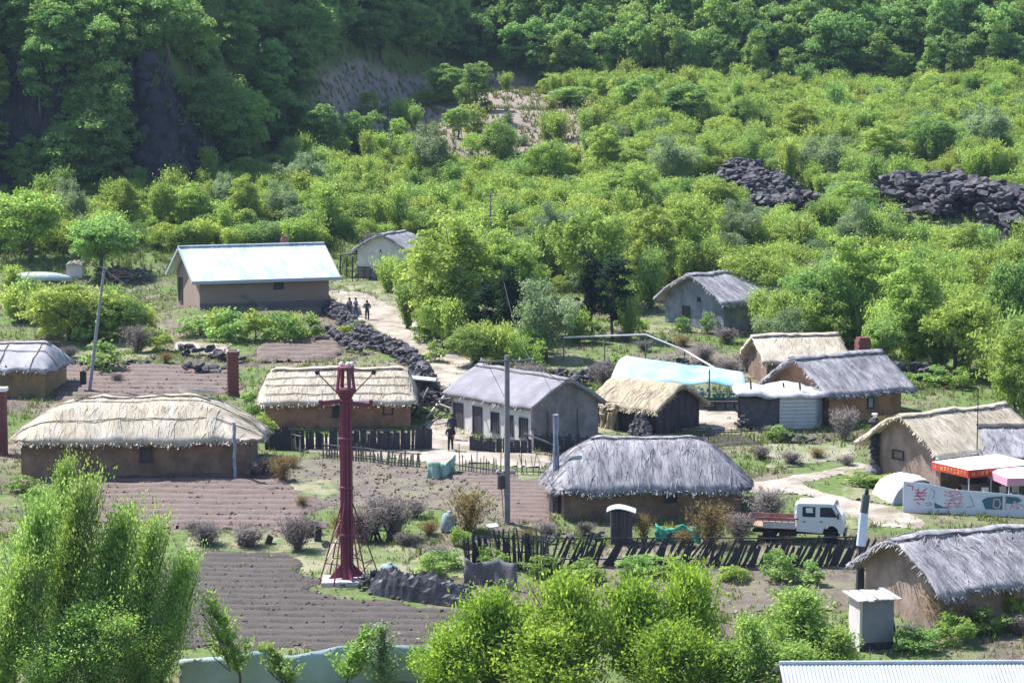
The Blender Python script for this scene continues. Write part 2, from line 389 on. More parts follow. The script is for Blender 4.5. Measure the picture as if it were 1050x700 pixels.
def crown_sprays(name, seed, h, rx, nb, leaf, m, lean=(0, 0), dens=26, low=.15, upw=1.0, droop=0, elong=2.0):
    """leafy shoots that leave the stem and turn upward: poplar, willow, acacia"""
    rng = np.random.default_rng(seed); Ps = []; Us = []; Ts = []; tips = []
    for i in range(nb):
        t = low+(1-low)*rng.uniform(0, 1)**.85; a = rng.uniform(0, 2*math.pi)
        L_ = rx*(1.15-t*.8)*rng.choice([.55, .8, 1, 1.25])*rng.uniform(.8, 1.1); o = np.array([lean[0]*t*t, lean[1]*t*t, t*h*.8])
        n = max(6, int(L_*dens)); u = np.linspace(0, 1, n)
        dirx = np.array([math.cos(a), math.sin(a), 0])
        P = o+np.outer(u, dirx)*L_*.75+np.outer(u**1.5, [0, 0, 1])*L_*upw+np.outer(u*u, [lean[0]*.4, lean[1]*.4, -droop*L_])
        P += rng.normal(0, .07*rx*(.35+u[:, None]), (n, 3)); Ps.append(P); Us.append(np.tile(dirx*.5+np.array([0, 0, upw]), (n, 1)))
        Ts.append(np.full(n, rng.uniform(0, 1))); tips.append((o, P[-1]))
    P = np.concatenate(Ps); U = np.concatenate(Us); T = np.concatenate(Ts)
    V, Q = leaves_at(P, rng.normal(0, 1, P.shape)+[0, 0, .4], leaf, elong=elong, rng=rng, up=U)
    return npmesh(name, V, Q, m, tint=np.clip(.6*T+.4*rng.uniform(0, 1, len(P)), 0, 1)), tips
def trunk_mesh(name, seed, h, r, tips, lean=(0, 0), limbs=7, sides=6, m=None):
    rng = random.Random(seed); b = MB(); pts = []
    for i in range(5):
        t = i/4; pts.append((lean[0]*t*t+rng.uniform(-.04, .04)*h, lean[1]*t*t+rng.uniform(-.04, .04)*h, -.3+(h+.3)*t))
    pts[0] = (0, 0, -.3); b.tube(pts, [r*1.25, r, r*.8, r*.55, r*.25], sides)
    for k in range(min(limbs, len(tips))):
        tp = Vector(tips[int(k*len(tips)/limbs)]); t = rng.uniform(.3, .85)
        st = Vector(pts[0]).lerp(Vector(pts[-1]), t); mid = st.lerp(tp, .5)+Vector((0, 0, -.06*h))
        b.tube([st, mid, tp], [r*.45, r*.3, r*.1], 5, cap=False)
    me = bpy.data.meshes.new(name); me.from_pydata(b.v, [], b.f); me.materials.append(m or M_bark); me.shade_smooth(); return me

PROTO = {}
def proto(key, crown, trunk): PROTO.setdefault(key, []).append((crown, trunk))
for s in range(7):      # forest trees about 8 m high
    rx = [3.3,2.8,3.6,3.1,2.7,3.4,3.0][s]; rz = [3.9,4.3,3.6,3.4,4.5,4.1,3.8][s]
    me, C = crown_clumps('forest_crown', 10+s, rx, rz, 85, 8200, .20, LEAF['forest' if s % 3 else 'mid'], zc=4.3, cr=.27, base=-.2)
    proto('forest', me, trunk_mesh('forest_trunk', s, 5.4, .16, [tuple(c) for c in C[:30]]))
for s in range(6):      # hillside shrubs about 3 m high
    rx = [2.1,1.7,2.5,1.6,2.2,1.8][s]; rz = [1.5,1.9,1.3,2.2,1.4,1.7][s]
    me, C = crown_clumps('shrub_foliage', 40+s, rx, rz, 64, 4200, .115, LEAF[['bright','bright','mid','bright','bright','pale'][s]], zc=1.45, cr=.30, base=-.5)
    proto('shrub', me, trunk_mesh('shrub_stem', 60+s, 2.2, .06, [tuple(c) for c in C[:30]], limbs=8, sides=4))
for s in range(5):
    me, tp = crown_sprays('shrub_foliage', 80+s, [3.6, 3.2, 4.0, 2.8, 3.4][s], [1.6, 1.9, 1.5, 2.0, 1.7][s], 190, .11, LEAF['bright' if s else 'mid'], dens=28, upw=[1.4, 1.1, 1.6, 1.0, 1.3][s], low=.02)
    proto('shrub', me, trunk_mesh('shrub_stem', 90+s, 2.6, .05, [tuple(t[1]) for t in tp], limbs=8, sides=4))
def shaped(key, seed, kind, **k):
    if kind == 'c':
        me, C = crown_clumps(k.pop('n', 'crown'), seed, k['rx'], k['rz'], k.get('nc', 60), k['nl'], k['leaf'], LEAF[k['m']], zc=k.get('zc'), cr=k.get('cr', .3), base=k.get('base', .1), flat=k.get('flat', 1), hang=k.get('hang', 0))
        tips = [tuple(c) for c in C[:40]]; h = (k.get('zc') or k['rz']*1.15)*1.1
    else:
        me, tp = crown_sprays(k.pop('n', 'crown'), seed, k['h'], k['rx'], k['nb'], k['leaf'], LEAF[k['m']], lean=k.get('lean', (0, 0)), dens=k.get('dens', 26), low=k.get('low', .15), upw=k.get('upw', 1), droop=k.get('droop', 0))
        tips = [tuple(t[1]) for t in tp]; h = k['h']*.8
    proto(key, me, trunk_mesh('trunk', seed, h, k.get('tr', .12), tips, lean=k.get('lean', (0, 0)), limbs=k.get('limbs', 12)))
for s in range(3): shaped('round', 110+s, 'c', rx=3.2, rz=2.3, nl=13000, leaf=.14, m='bright' if s != 1 else 'mid', zc=3.0, nc=120, cr=.24, base=.12, tr=.15)
for s in range(3): shaped('tallbright', 120+s, 'c', rx=2.7, rz=3.6, nl=15000, leaf=.14, m='bright', zc=3.7, nc=130, cr=.25, base=-.2, tr=.12)
for s in range(2): shaped('conifer', 130+s, 'c', rx=1.25, rz=3.4, nl=6500, leaf=.12, m='dark', zc=3.4, nc=70, cr=.42, base=.05, tr=.1)
shaped('paleround', 140, 'c', rx=2.6, rz=2.3, nl=11000, leaf=.12, m='pale', zc=2.7, nc=80, cr=.28, base=.1, hang=.5, tr=.1)
for s in range(2): shaped('poplar', 150+s, 's', h=9.5, rx=2.6, nb=360, leaf=.10, m='near', lean=(1.9, 0), dens=32, low=.1, upw=1.15, tr=.10, limbs=26)
for s in range(2): shaped('sapling', 155+s, 's', h=4.2, rx=1.1, nb=90, leaf=.10, m='near', lean=(-.9, 0), dens=30, low=.25, upw=.9, tr=.05, limbs=14)
shaped('palesapling', 158, 's', h=4.4, rx=1.0, nb=110, leaf=.09, m='pale', dens=30, low=.1, upw=1.0, tr=.05, limbs=14)
for s in range(3): shaped('acacia', 160+s, 's', h=4.6, rx=2.6, nb=330, leaf=.10, m='gold', dens=30, low=.1, upw=.75, droop=.15, tr=.09, limbs=22)
shaped('dacacia', 165, 's', h=5.2, rx=2.1, nb=380, leaf=.095, m='near', dens=30, low=.2, upw=.5, tr=.09, limbs=22)
for s in range(3):      # bare bushes: thin upright blades
    for key, mm in (('bare', 'twig'), ('rust', 'rust')):
        me, tp = crown_sprays('twigs', 170+s*2+(mm == 'rust'), 1.7, 1.0, 190, .03, LEAF[mm], dens=30, low=.0, upw=1.0, elong=8 if mm == 'twig' else 5)
        proto(key, me, trunk_mesh('stem', 180+s, 1.3, .04, [tuple(t[1]) for t in tp], limbs=24, sides=4))
for s in range(3):
    me, C = crown_clumps('leaves', 190+s, .8, .6, 22, 1100, .085, LEAF['mid' if s else 'bright'], zc=.5, cr=.36, base=-.5)
    proto('weed', me, trunk_mesh('stem', 195+s, .7, .03, [tuple(c) for c in C[:12]], limbs=6, sides=4))

def plant(key, i, name, label, cat, loc, sc=1, rz=None, sxy=None, group=None, cname='crown', tname='trunk'):
    cr, tr = PROTO[key][i % len(PROTO[key])]
    t = thing(name, label, cat, loc, random.uniform(0, 6.28) if rz is None else rz, group)
    sx = sxy if sxy else sc; t.scale = (sx*random.uniform(.9, 1.1), sx*random.uniform(.9, 1.1), sc)
    link(cname, cr, t); link(tname, tr, t); return t
def plant_px(key, i, name, label, cat, px, py, top, wpx, h0, w0, rz=None, **k):
    """base at a photograph point; height and width from the pixel extents there"""
    p = W(px, py); s = proj(*p)[2]; return plant(key, i, name, label, cat, p, sc=(py-top)/s/h0, sxy=wpx/s/w0, rz=rz, **k)

# ------------------------------------------------------------ stones
def stone_mesh(seed, name='stone', m=None, flat=.75):
    import bmesh
    rng = np.random.default_rng(seed); p = rng.normal(0, 1, (14, 3)); p /= np.linalg.norm(p, axis=1)[:, None]; p *= rng.uniform(.42, .58, (14, 1)); p[:, 2] *= flat
    bm = bmesh.new(); [bm.verts.new(q) for q in p]; bmesh.ops.convex_hull(bm, input=bm.verts)
    me = bpy.data.meshes.new(name); bm.to_mesh(me); bm.free(); me.materials.append(m or M_rock); return me
M_rock = mat('basalt', (.03,.03,.037,1), (.095,.09,.10,1), scale=3, bump=.9, bscale=8, c3=(.14,.13,.135,1), c3scale=1.6)
M_rockp = mat('pale_rock', (.25,.23,.23,1), (.4,.38,.37,1), scale=3, bump=.6)
STONES = [stone_mesh(s) for s in range(8)]
def rubble(name, label, pts, wid, hgt, size, npm, cat='stone wall', nbig=40, m=None, jag=.0):
    """a heaped line of stones along ground points; the biggest stones are parts, the small fill is one part"""
    loc = Vector(pts[0]); t = thing(name, label, cat, loc); big = []; V = []; Fq = []
    rng = random.Random(len(label)); seg = [(Vector(a), Vector(b)) for a, b in zip(pts, pts[1:])]
    Ltot = sum((b-a).length for a, b in seg); n = int(Ltot*npm)
    for i in range(n):
        u = rng.uniform(0, Ltot)
        for a, b in seg:
            l = (b-a).length
            if u <= l: break
            u -= l
        d = (b-a).normalized(); nn = Vector((-d.y, d.x, 0)); off = rng.gauss(0, .33)*wid
        hh = hgt*(1-jag*rng.random())*max(0.0, 1-(abs(off)/wid)**1.5)
        p = a+d*min(u, l)+nn*off; z = G(p.x, p.y)+rng.uniform(0, 1)**.5*hh
        s = size*rng.choice((.55, .75, 1, 1.3, 1.7)); big.append((s+rng.uniform(0, .2)+(.3*size if z-G(p.x, p.y) > hh*.6 else 0), p.x, p.y, z, s))
    big.sort(reverse=True); mb = MB()
    for j, (_, x, y, z, s) in enumerate(big):
        R = Matrix.Rotation(rng.uniform(0, 6.28), 3, 'Z') @ Matrix.Rotation(rng.uniform(-.6, .6), 3, 'X')
        me = STONES[rng.randrange(8)]; sc = Vector((s*rng.uniform(.9, 1.5), s*rng.uniform(.8, 1.1), s*rng.uniform(.6, 1)))
        if j < nbig:
            o = link('stone', me, t, Vector((x, y, z))-loc); o.rotation_euler = R.to_euler(); o.scale = sc
        else: mb.add([R @ Vector((v.co.x*sc.x, v.co.y*sc.y, v.co.z*sc.z))+Vector((x, y, z))-loc for v in me.vertices], [tuple(p.vertices) for p in me.polygons])
    if mb.v: mb.build('small_stones', m or M_rock, t)['kind'] = 'stuff'
    return t

# ------------------------------------------------------------ houses
def mud(name, c, c2=None): return mat(name, c, c2 or tuple(v*.72 for v in c[:3])+(1,), scale=.9, bump=.5, bscale=9, c3=tuple(v*.6 for v in c[:3])+(1,), c3scale=.9)
M_that_tan = mat('tan_straw', (.37,.31,.225,1), (.50,.445,.35,1), scale=1.3, bump=.6, bscale=7, bdist=.04, stretch=(2.2,1,1), c3=(.55,.49,.41,1), c3scale=.4, tint=True, tr=(.72,1.2))
M_that_gry = mat('grey_straw', (.165,.16,.18,1), (.27,.26,.285,1), scale=1.5, bump=.7, bscale=6, bdist=.04, stretch=(3,1,1), c3=(.36,.35,.365,1), c3scale=.7, tint=True, tr=(.68,1.3))
M_that_gld = mat('golden_straw', (.36,.29,.19,1), (.50,.42,.30,1), scale=1.5, bump=.6, bscale=6, bdist=.04, stretch=(2.5,1,1), c3=(.33,.28,.21,1), c3scale=.5, tint=True, tr=(.7,1.25))
M_under = mat('under_straw', (.10,.085,.075,1), (.17,.15,.13,1), scale=6, bump=.5)
M_wood = mat('grey_wood', (.12,.105,.10,1), (.24,.215,.20,1), scale=3, stretch=(1,1,.25), bump=.6)
M_dwood = mat('dark_wood', (.035,.032,.037,1), (.085,.078,.085,1), scale=3, stretch=(1,1,.25), bump=.6)
M_dark = mat('dark_opening', (.02,.02,.025,1), None, rough=.4, bump=0)
M_glass = mat('window_glass', (.03,.04,.055,1), None, rough=.15, bump=0, spec=.5)
M_rope = mat('straw_rope', (.13,.11,.09,1), (.22,.19,.16,1), scale=9)
M_white = mat('white_paint', (.72,.72,.73,1), (.60,.60,.62,1), scale=2, rough=.5, bump=.1)
M_brick = mat('red_brick', (.15,.05,.045,1), (.23,.095,.085,1), scale=8, bump=.4)
def roof_fn(Lh, Wh, R, hip, p, lump, seed, sag=0, ends=0):
    def f(s, t):
        hs = max(0, (abs(s)-(1-hip))/hip) if hip else 0
        r = (abs(t)**4+hs**4)**.25; k = 1/r if r > 1 else 1
        t2 = t*k; hs2 = hs*k; r = min(r, 1)
        if hip: s = math.copysign((1-hip)+hip*hs2 if hs > 0 else abs(s), s)
        z = R*(1-r**p)-sag*(1-min(1, abs(s)))*(1-abs(t2))
        x = s*Lh; y = t2*Wh
        edge = (1-r)
        z += lump*(float(vnoise(x+seed*9, y, 1.3, seed))-.5)+lump*.5*(float(vnoise(x, y+seed, .45, seed+1))-.5)
        x += (float(vnoise(y+seed*3, z, .5, seed+2))-.5)*lump*1.2; y += (float(vnoise(x+seed*5, 0, .45, seed+3))-.5)*lump*1.4*abs(t2)
        return Vector((x, y, z))
    return f
def roof(parent, H, Lw, Ww, R, m, og=.6, oe=.6, hip=0, p=1.2, th=.22, lump=.16, seed=1, straw=1400, fringe=500, ropes=0, ridge=True, vropes=0, rcol=None, strawm=None, slen=.55, name='roof'):
    Lh, Wh = Lw/2+og, Ww/2+oe; zc = H-R*(1-(Ww/2/Wh)**p)+th*.6; rng = random.Random(seed)
    f = roof_fn(Lh, Wh, R, hip, p, lump, seed)
    ns, nt_ = max(14, int(Lh*2/.28)), 24; b = MB(); P = [[f(-1+2*i/ns, -1+2*j/nt_)+Vector((0, 0, zc)) for j in range(nt_+1)] for i in range(ns+1)]
    idx = lambda i, j, o=0: o+i*(nt_+1)+j; vs = [q for r in P for q in r]; n0 = len(vs)
    vs += [Vector((q.x*.985, q.y*.97, q.z-th*(.8+.5*rng.random()) if (i in (0, ns) or j in (0, nt_)) else q.z-th*.8)) for i, r in enumerate(P) for j, q in enumerate(r)]
    fs = []
    for i in range(ns):
        for j in range(nt_):
            fs.append((idx(i,j), idx(i+1,j), idx(i+1,j+1), idx(i,j+1))); fs.append((idx(i,j,n0), idx(i,j+1,n0), idx(i+1,j+1,n0), idx(i+1,j,n0)))
    for i in range(ns):
        fs.append((idx(i,0), idx(i,0,n0), idx(i+1,0,n0), idx(i+1,0))); fs.append((idx(i,nt_), idx(i+1,nt_), idx(i+1,nt_,n0), idx(i,nt_,n0)))
    for j in range(nt_):
        fs.append((idx(0,j), idx(0,j+1), idx(0,j+1,n0), idx(0,j,n0))); fs.append((idx(ns,j), idx(ns,j,n0), idx(ns,j+1,n0), idx(ns,j+1)))
    b.add(vs, fs); ro = b.build(name, m, parent, smooth=True, tint=True)
    q = MB()
    for _ in range(int(straw*.4)):           # loose stalks lying down the slope
        s, t = rng.uniform(-.98, .98), rng.uniform(-.97, .97)
        a = f(s, t); t2 = t+math.copysign(slen*rng.uniform(.5, 1.3)/Wh, t)
        s2 = s+rng.gauss(0, .25)*slen/Lh
        if hip and abs(s) > 1-hip*.8 and (abs(s)-(1-hip))/hip > abs(t): s2 = s+math.copysign(slen/Lh, s); t2 = t
        if abs(t2) > 1.03: continue
        c = f(s2, t2); z = Vector((0, 0, zc+rng.uniform(.015, .06))); w_ = Vector((rng.uniform(.008, .02), rng.uniform(-.02, .02), 0))
        q.tv = .3+.4*rng.random(); q.add([a+z-w_, a+z+w_, c+z+w_*.6, c+z-w_*.6], [(0, 1, 2, 3)])
    for _ in range(int(fringe)):          # ragged eave ends
        if rng.random() < (.8 if not hip else .62): s, t = rng.uniform(-1, 1), rng.choice((-1, 1))
        else: s, t = rng.choice((-1, 1)), rng.uniform(-1, 1)
        a = f(s, t)+Vector((0, 0, zc-rng.uniform(0, th))); out = Vector((a.x/Lh*(abs(s) > .97), a.y/Wh*(abs(t) > .97), 0)).normalized() if abs(s)+abs(t) else Vector((0, 1, 0))
        l = rng.uniform(.05, .27); e = a+out*l*.5+Vector((rng.gauss(0, .06), rng.gauss(0, .06), -l*.75)); sd_ = Vector((-out.y, out.x, 0))*rng.uniform(.02, .07)
        q.tv = rng.uniform(.2, .6); a = a-out*.06; q.add([a-sd_, a+sd_, e+sd_*.4, e-sd_*.4], [(0, 1, 2, 3)])
    st = q.build('straw', strawm or m, ro, tint=True); st['kind'] = 'stuff'
    for k in range(ropes):
        for sg in (-1, 1):
            t = sg*(k+.7)/(ropes+.6); pts = [f(-1+2*i/16, t+rng.uniform(-.02, .02))+Vector((0, 0, zc+.05)) for i in range(17)]
            c = MB(); c.tube(pts, .028, 4); c.build('rope', M_rope, ro)
    for k in range(vropes):
        s = -1+2*(k+.6)/(vropes+.2); pts = [f(s+rng.uniform(-.02, .02), -1+2*i/14)+Vector((0, 0, zc+.055)) for i in range(15)]
        c = MB(); c.tube(pts, .028, 4); c.build('rope', M_rope, ro)
    if ridge:
        sp = (1-hip*.75) if hip else 1.0; c = MB(); n = 18; vs = []
        for i in range(n+1):
            for j in range(5):
                tt = (-.10+.05*j)*(1+.5*rng.uniform(-1, 1)); v = f(-sp+2*sp*i/n, tt); vs.append(v+Vector((0, 0, zc+.10-abs(j-2)*.025)))
        c.add(vs, [(i*5+j, (i+1)*5+j, (i+1)*5+j+1, i*5+j+1) for i in range(n) for j in range(4)])
        rc = c.build('ridge_cover', rcol or m, ro, smooth=True, tint=True); sm = rc.modifiers.new('thick', 'SOLIDIFY'); sm.thickness = .07; sm.offset = -1
        for sg in (-1, 1):
            c = MB(); c.tube([f(-sp+2*sp*i/n, sg*.11)+Vector((0, 0, zc+.07)) for i in range(n+1)], .05, 5); c.build('ridge_pole', M_wood, ro)
    return ro, f, zc
def walls(parent, H, Lw, Ww, R, Wh, p, m, gable, foot=.9, th=.25, gm=None, hip=0, Lh=None, rth=.22):
    """four walls, each a mesh; their tops follow the underside of the roof"""
    zc = H-R*(1-(Ww/2/Wh)**p)+rth*.6
    def top(x, y):
        if gable: return H+R*((Ww/2/Wh)**p-(abs(y)/Wh)**p)-.02
        if not hip: return H
        s_, t_ = abs(x)/Lh, abs(y)/Wh; hs = max(0, (s_-(1-hip))/hip); r = min(1, (t_**4+hs**4)**.25)
        return min(H, zc+R*(1-r**p)-rth*1.15)
    n = 16
    for sg in (-1, 1):
        xs_ = [-Lw/2+th+.003+(Lw-2*th-.006)*i/n for i in range(n+1)]; poly = [(xs_[0], -foot)]+[(x, min(H, top(x, Ww/2))) for x in xs_]+[(xs_[-1], -foot)]
        b = MB(); b.prism(poly, sg*Ww/2, sg*(Ww/2-th)); b.build('wall', m, parent)
    for sg in (-1, 1):
        poly = [(-Ww/2, -foot)]+[(-Ww/2+Ww*i/n, top(Lw/2, -Ww/2+Ww*i/n)) for i in range(n+1)]+[(Ww/2, -foot)]; k = len(poly)
        x0, x1 = sg*(Lw/2), sg*(Lw/2-th); b = MB(); b.add([(x0, y, z) for y, z in poly]+[(x1, y, z) for y, z in poly],
            [tuple(range(k)), tuple(reversed(range(k, 2*k)))]+[(i, i+k, (i+1) % k+k, (i+1) % k) for i in range(k)])
        b.build('wall', gm or m, parent)
def opening(parent, face, u, z, wd, ht, Lw, Ww, kind='window', fm=None, pm=None, bars=0):
    """a framed opening set proud of a wall: face 'front','left','right'; u metres along the wall from its centre"""
    fm = fm or M_dwood; d = .05
    def put(mb, cu, cz, a, c, off, t):
        if face == 'front': mb.box((cu, -Ww/2-off, cz), (a, t, c))
        elif face == 'left': mb.box((-Lw/2-off, cu, cz), (t, a, c))
        else: mb.box((Lw/2+off, cu, cz), (t, a, c))
    r = MB(); put(r, u, z+ht+.04, wd+.16, .08, .03, .09); put(r, u, z-.04, wd+.2, .08, .04, .12)
    for s in (-1, 1): put(r, u+s*(wd/2+.04), z+ht/2, .08, ht-.004, .03, .09)
    for k in range(bars): put(r, u-wd/2+wd*(k+1)/(bars+1), z+ht/2, .05, ht, .02, .04)
    f = r.build(kind, fm, parent); p_ = MB(); put(p_, u, z+ht/2, wd, ht, .012, .02); p_.build('pane' if kind == 'window' else 'door_leaf', pm or M_glass, f); return f
def house(name, label, px, py, th, Lw, Ww, H, R, wm, rm, corner='fl', hip=0, og=.6, oe=.6, p=1.2, cat='house', gable=True, gm=None, **k):
    c = W(px, py); u = Vector((math.cos(th), math.sin(th), 0)); v = Vector((-u.y, u.x, 0))
    o = c+(u if corner == 'fl' else -u)*Lw/2+v*Ww/2; o.z = c.z+.05
    t = thing(name, label, cat, o, th)
    walls(t, H, Lw, Ww, R, Ww/2+oe, p, wm, gable and not hip, gm=gm, hip=hip, Lh=Lw/2+og)
    ro = roof(t, H, Lw, Ww, R, rm, og=og, oe=oe, hip=hip, p=p, **k); return t, ro
def world_pt(t, x, y, z=0): return Matrix.Translation(t.location) @ Matrix.Rotation(t.rotation_euler.z, 4, 'Z') @ Vector((x, y, z))
# ------------------------------------------------------------ the houses
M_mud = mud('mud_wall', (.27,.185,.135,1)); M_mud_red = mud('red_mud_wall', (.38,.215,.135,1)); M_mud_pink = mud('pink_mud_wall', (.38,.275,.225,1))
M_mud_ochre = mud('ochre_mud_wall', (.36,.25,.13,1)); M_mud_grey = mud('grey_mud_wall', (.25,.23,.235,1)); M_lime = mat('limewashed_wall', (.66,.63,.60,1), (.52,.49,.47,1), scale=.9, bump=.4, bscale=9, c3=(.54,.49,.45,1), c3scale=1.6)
M_barn = mat('barn_render', (.30,.225,.19,1), (.25,.19,.165,1), scale=.6, bump=.25, bscale=12)
M_bluegrey = mud('blue_grey_wall', (.27,.285,.34,1))

tan, _ = house('thatched_house', 'long mud house under a big rounded tan thatch roof, above the ridged field', 22, 490, math.radians(2), 13.2, 6.2, 2.75, 2.1, M_mud, M_that_tan, hip=.62, og=.85, oe=.85, seed=3, p=1.75, lump=.22, straw=4200, fringe=900, ropes=2, vropes=0)
opening(tan, 'front', 0.6, .9, .55, .7, 13.2, 6.2)
mb = MB(); mb.box((0, 0, .04), (2.3, 1.1, .06)); mb.box((.35, .1, .10), (1.3, .7, .05), rz=.3)
sh = mb.build('white_sheeting', M_white, tan, loc=(3.2, 1.5, 4.35)); sh.rotation_euler = (-.38, .08, 0)

far_left, _ = house('sheeted_house', 'low ochre house with grey sheeted roof held by ropes, at the left edge', -45, 405, math.radians(-6), 6.2, 5.2, 2.1, 1.5, M_mud_ochre, mat('grey_sheeting', (.30,.29,.31,1), (.40,.39,.41,1), scale=2, bump=.5, bscale=3, tint=False), hip=.34, seed=5, p=1.5, lump=.18, straw=0, fringe=260, ropes=1, vropes=3, strawm=M_that_gry)
for x in (1.9, .5): mb = MB(); mb.beam((x, -2.75, -.4), (x+.05, -2.95, 2.1), .09); mb.build('eave_post', M_wood, far_left)

def barn():
    th = math.radians(22); c = W(205, 317); Lw, Ww, H, R = 11.0, 7.6, 2.6, 2.55
    u = Vector((math.cos(th), math.sin(th), 0)); v = Vector((-u.y, u.x, 0)); o = c+u*Lw/2+v*Ww/2; o.z = c.z+.05
    t = thing('barn', 'large brown barn with a wide pale blue-white metal roof', 'barn', o, th)
    oe, og = .75, .75; Wh = Ww/2+oe; walls(t, H, Lw, Ww, R, Wh, 1.0, M_barn, True)
    mt = mat('pale_metal_roof', (.62,.71,.75,1), (.54,.63,.68,1), scale=.5, rough=.45, bump=.15, bscale=3, spec=.5, stretch=(2.5,1,1), c3=(.40,.47,.50,1), c3scale=.35)
    ze = H-R*(1-Ww/2/Wh)+.05; sl = math.atan2(R, Wh); Lr = Lw+2*og; nP = 14
    for sg in (-1, 1):
        for k in range(nP):
            x0 = -Lr/2+Lr*k/nP; x1 = x0+Lr/nP+.02; b = MB(); hh = .004*(k % 2)
            y0, z0, z1 = sg*Wh, ze+hh, ze+R+hh
            vs = [(x0,y0,z0),(x1,y0,z0),(x1,0,z1),(x0,0,z1)]; b.add(vs+[(x,y,z+.05) for x,y,z in vs], [(0,1,2,3),(4,7,6,5),(0,4,5,1),(1,5,6,2),(2,6,7,3),(3,7,4,0)])
            b.beam((x0+.03, y0, z0+.06), (x0+.03, 0, z1+.06), .045); b.build('roof_sheet', mt, t)
    b = MB(); b.box((0, 0, ze+R+.09), (Lr+.1, .42, .06)); b.build('ridge_cap', mt, t)
    for sx in (-1, 1):
        for sg in (-1, 1):
            b = MB(); b.add([(sx*(Lr/2+.03)+dx, y, z+dz) for dx in (-.04, .04) for (y, z, dz) in ((sg*Wh, ze, -.18), (0, ze+R, -.18), (0, ze+R, .07), (sg*Wh, ze, .07))], [(0,1,2,3),(7,6,5,4),(0,4,5,1),(1,5,6,2),(2,6,7,3),(3,7,4,0)])
            b.build('verge_board', mat('blue_grey_trim', (.36,.40,.46,1), None, rough=.5, bump=0), t)
    b = MB(); b.box((0, -Wh-.03, ze-.06), (Lr, .05, .26)); b.build('fascia', mat('blue_grey_trim', (0,)*4), t)
    for u_ in (.95, 1.4): opening(t, 'front', u_, 1.45, .22, .42, Lw, Ww)
    opening(t, 'left', 2.4, .1, 1.1, 1.9, Lw, Ww, 'door', pm=M_dark)
    b = MB(); b.tube([(-Lw/2-.2, -.3, 4.0), (-Lw/2-.25, -.3, 4.35)], .09, 8); b.build('vent', M_dwood, t)
    b = MB(); b.box((0, -Ww/2-.04, .12), (Lw+.05, .1, .5)); b.build('plinth', mat('grey_plinth', (.14,.13,.14,1), None, bump=.3), t)
    b = MB(); b.beam((-1.9, -Ww/2-.15, 1.0), (1.0, -Ww/2-1.2, -.8), .12); b.build('prop_pole', M_wood, t)
    return t
BARN = barn()
def brick_chimney(name, label, loc, w_, h, hh=.09, cap=True, m=None, cat='chimney'):
    """courses of bricks, each brick a piece, laid round a dark flue"""
    t = thing(name, label, cat, loc, .2); n = max(3, int(h/hh)); b = MB(); b.box((0, 0, h/2), (w_-.1, w_-.1, h+.3)); b.build('flue', m or M_brick, t)
    me = None; cnt = 0
    for k in range(n):
        for sgn in range(4):
            for q in (-1, 1):
                if me is None: x = MB(); x.box((0, 0, 0), (w_/2-.02, .11, hh-.018)); o = x.build('brick', M_brick, t); me = o.data
                else: o = link('brick', me, t)
                if cnt > 280: bpy.data.objects.remove(o); continue
                a = sgn*math.pi/2; off = q*w_/4+(.05 if k % 2 else -.05)
                o.location = (math.cos(a)*off-math.sin(a)*(w_/2-.05)*-1*0-math.sin(a)*-(w_/2-.05), math.sin(a)*off+math.cos(a)*-(w_/2-.05), (k+.5)*hh); o.rotation_euler = (0, 0, a); cnt += 1
    if cap: x = MB(); x.box((0, 0, n*hh+.05), (w_+.12, w_+.12, .1)); x.build('cap', mat('pale_cap', (.45,.42,.42,1), None), t)
    return t
p = world_pt(BARN, 4.3, 4.9, 0); p.z = G(p.x, p.y)-.1
brick_chimney('brick_chimney', 'small dark brick chimney rising behind the ridge of the metal-roofed barn', p, .6, 5.5, hh=.25, cap=False)
p = W(239, 405); brick_chimney('brick_chimney', 'tall slender red brick chimney beside the flat tan thatch house', p, .72, 3.0, hh=.13)

white_small, _ = house('white_gabled_house', 'small white gabled house with grey thatch at the end of the grass, beyond the barn', 368, 286, math.radians(8), 4.4, 6.2, 2.9, 0, M_lime, M_that_gry, p=1.1, gable=False, straw=0, fringe=0, ridge=False) if False else (None, None)
def gable_front():
    """gable faces the camera: built lengthwise away from it"""
    c = W(392, 286); th = math.radians(76); Lw, Ww, H, R = 6.6, 4.7, 2.75, 1.55
    u = Vector((math.cos(th), math.sin(th), 0)); o = c+u*Lw/2; o.z = c.z
    t = thing('white_gabled_house', 'small white gabled house with grey thatch, at the far end of the dirt path', 'house', o, th)
    walls(t, H, Lw, Ww, R, Ww/2+.55, 1.25, M_lime, True)
    roof(t, H, Lw, Ww, R, M_that_gry, og=.5, oe=.55, p=1.25, seed=9, straw=900, fringe=350, ropes=0)
    b = MB(); b.box((-Lw/2-.03, 0, .35), (.06, Ww+.04, 1.3)); b.build('grey_plinth', M_mud_grey, t)
    b = MB(); b.box((-Lw/2-.05, .15, 1.2), (.06, .09, 3.0)); b.build('gable_post', M_dwood, t)
    b = MB(); b.box((-Lw/2-.055, 0, 1.05), (.05, Ww+.1, .08)); b.build('gable_rail', M_dwood, t)
    for k, y in enumerate((3.0, 3.6, 4.3)):
        b = MB(); b.beam((-Lw/2+.3+k*.2, y, -.5), (-Lw/2+.3+k*.2, y-.1, 2.0), .10); b.build('lean_to_post', M_dwood, t)
    b = MB(); b.box((-Lw/2+1.6, 3.3, 2.15), (3, 2.0, .10), M=Matrix.Rotation(-.12, 3, 'X')); b.build('lean_to_roof', M_dwood, t)
    opening(t, 'left', 1.35, -.2, .5, 1.2, Lw, Ww, 'door', pm=M_white)
    return t
gable_front()

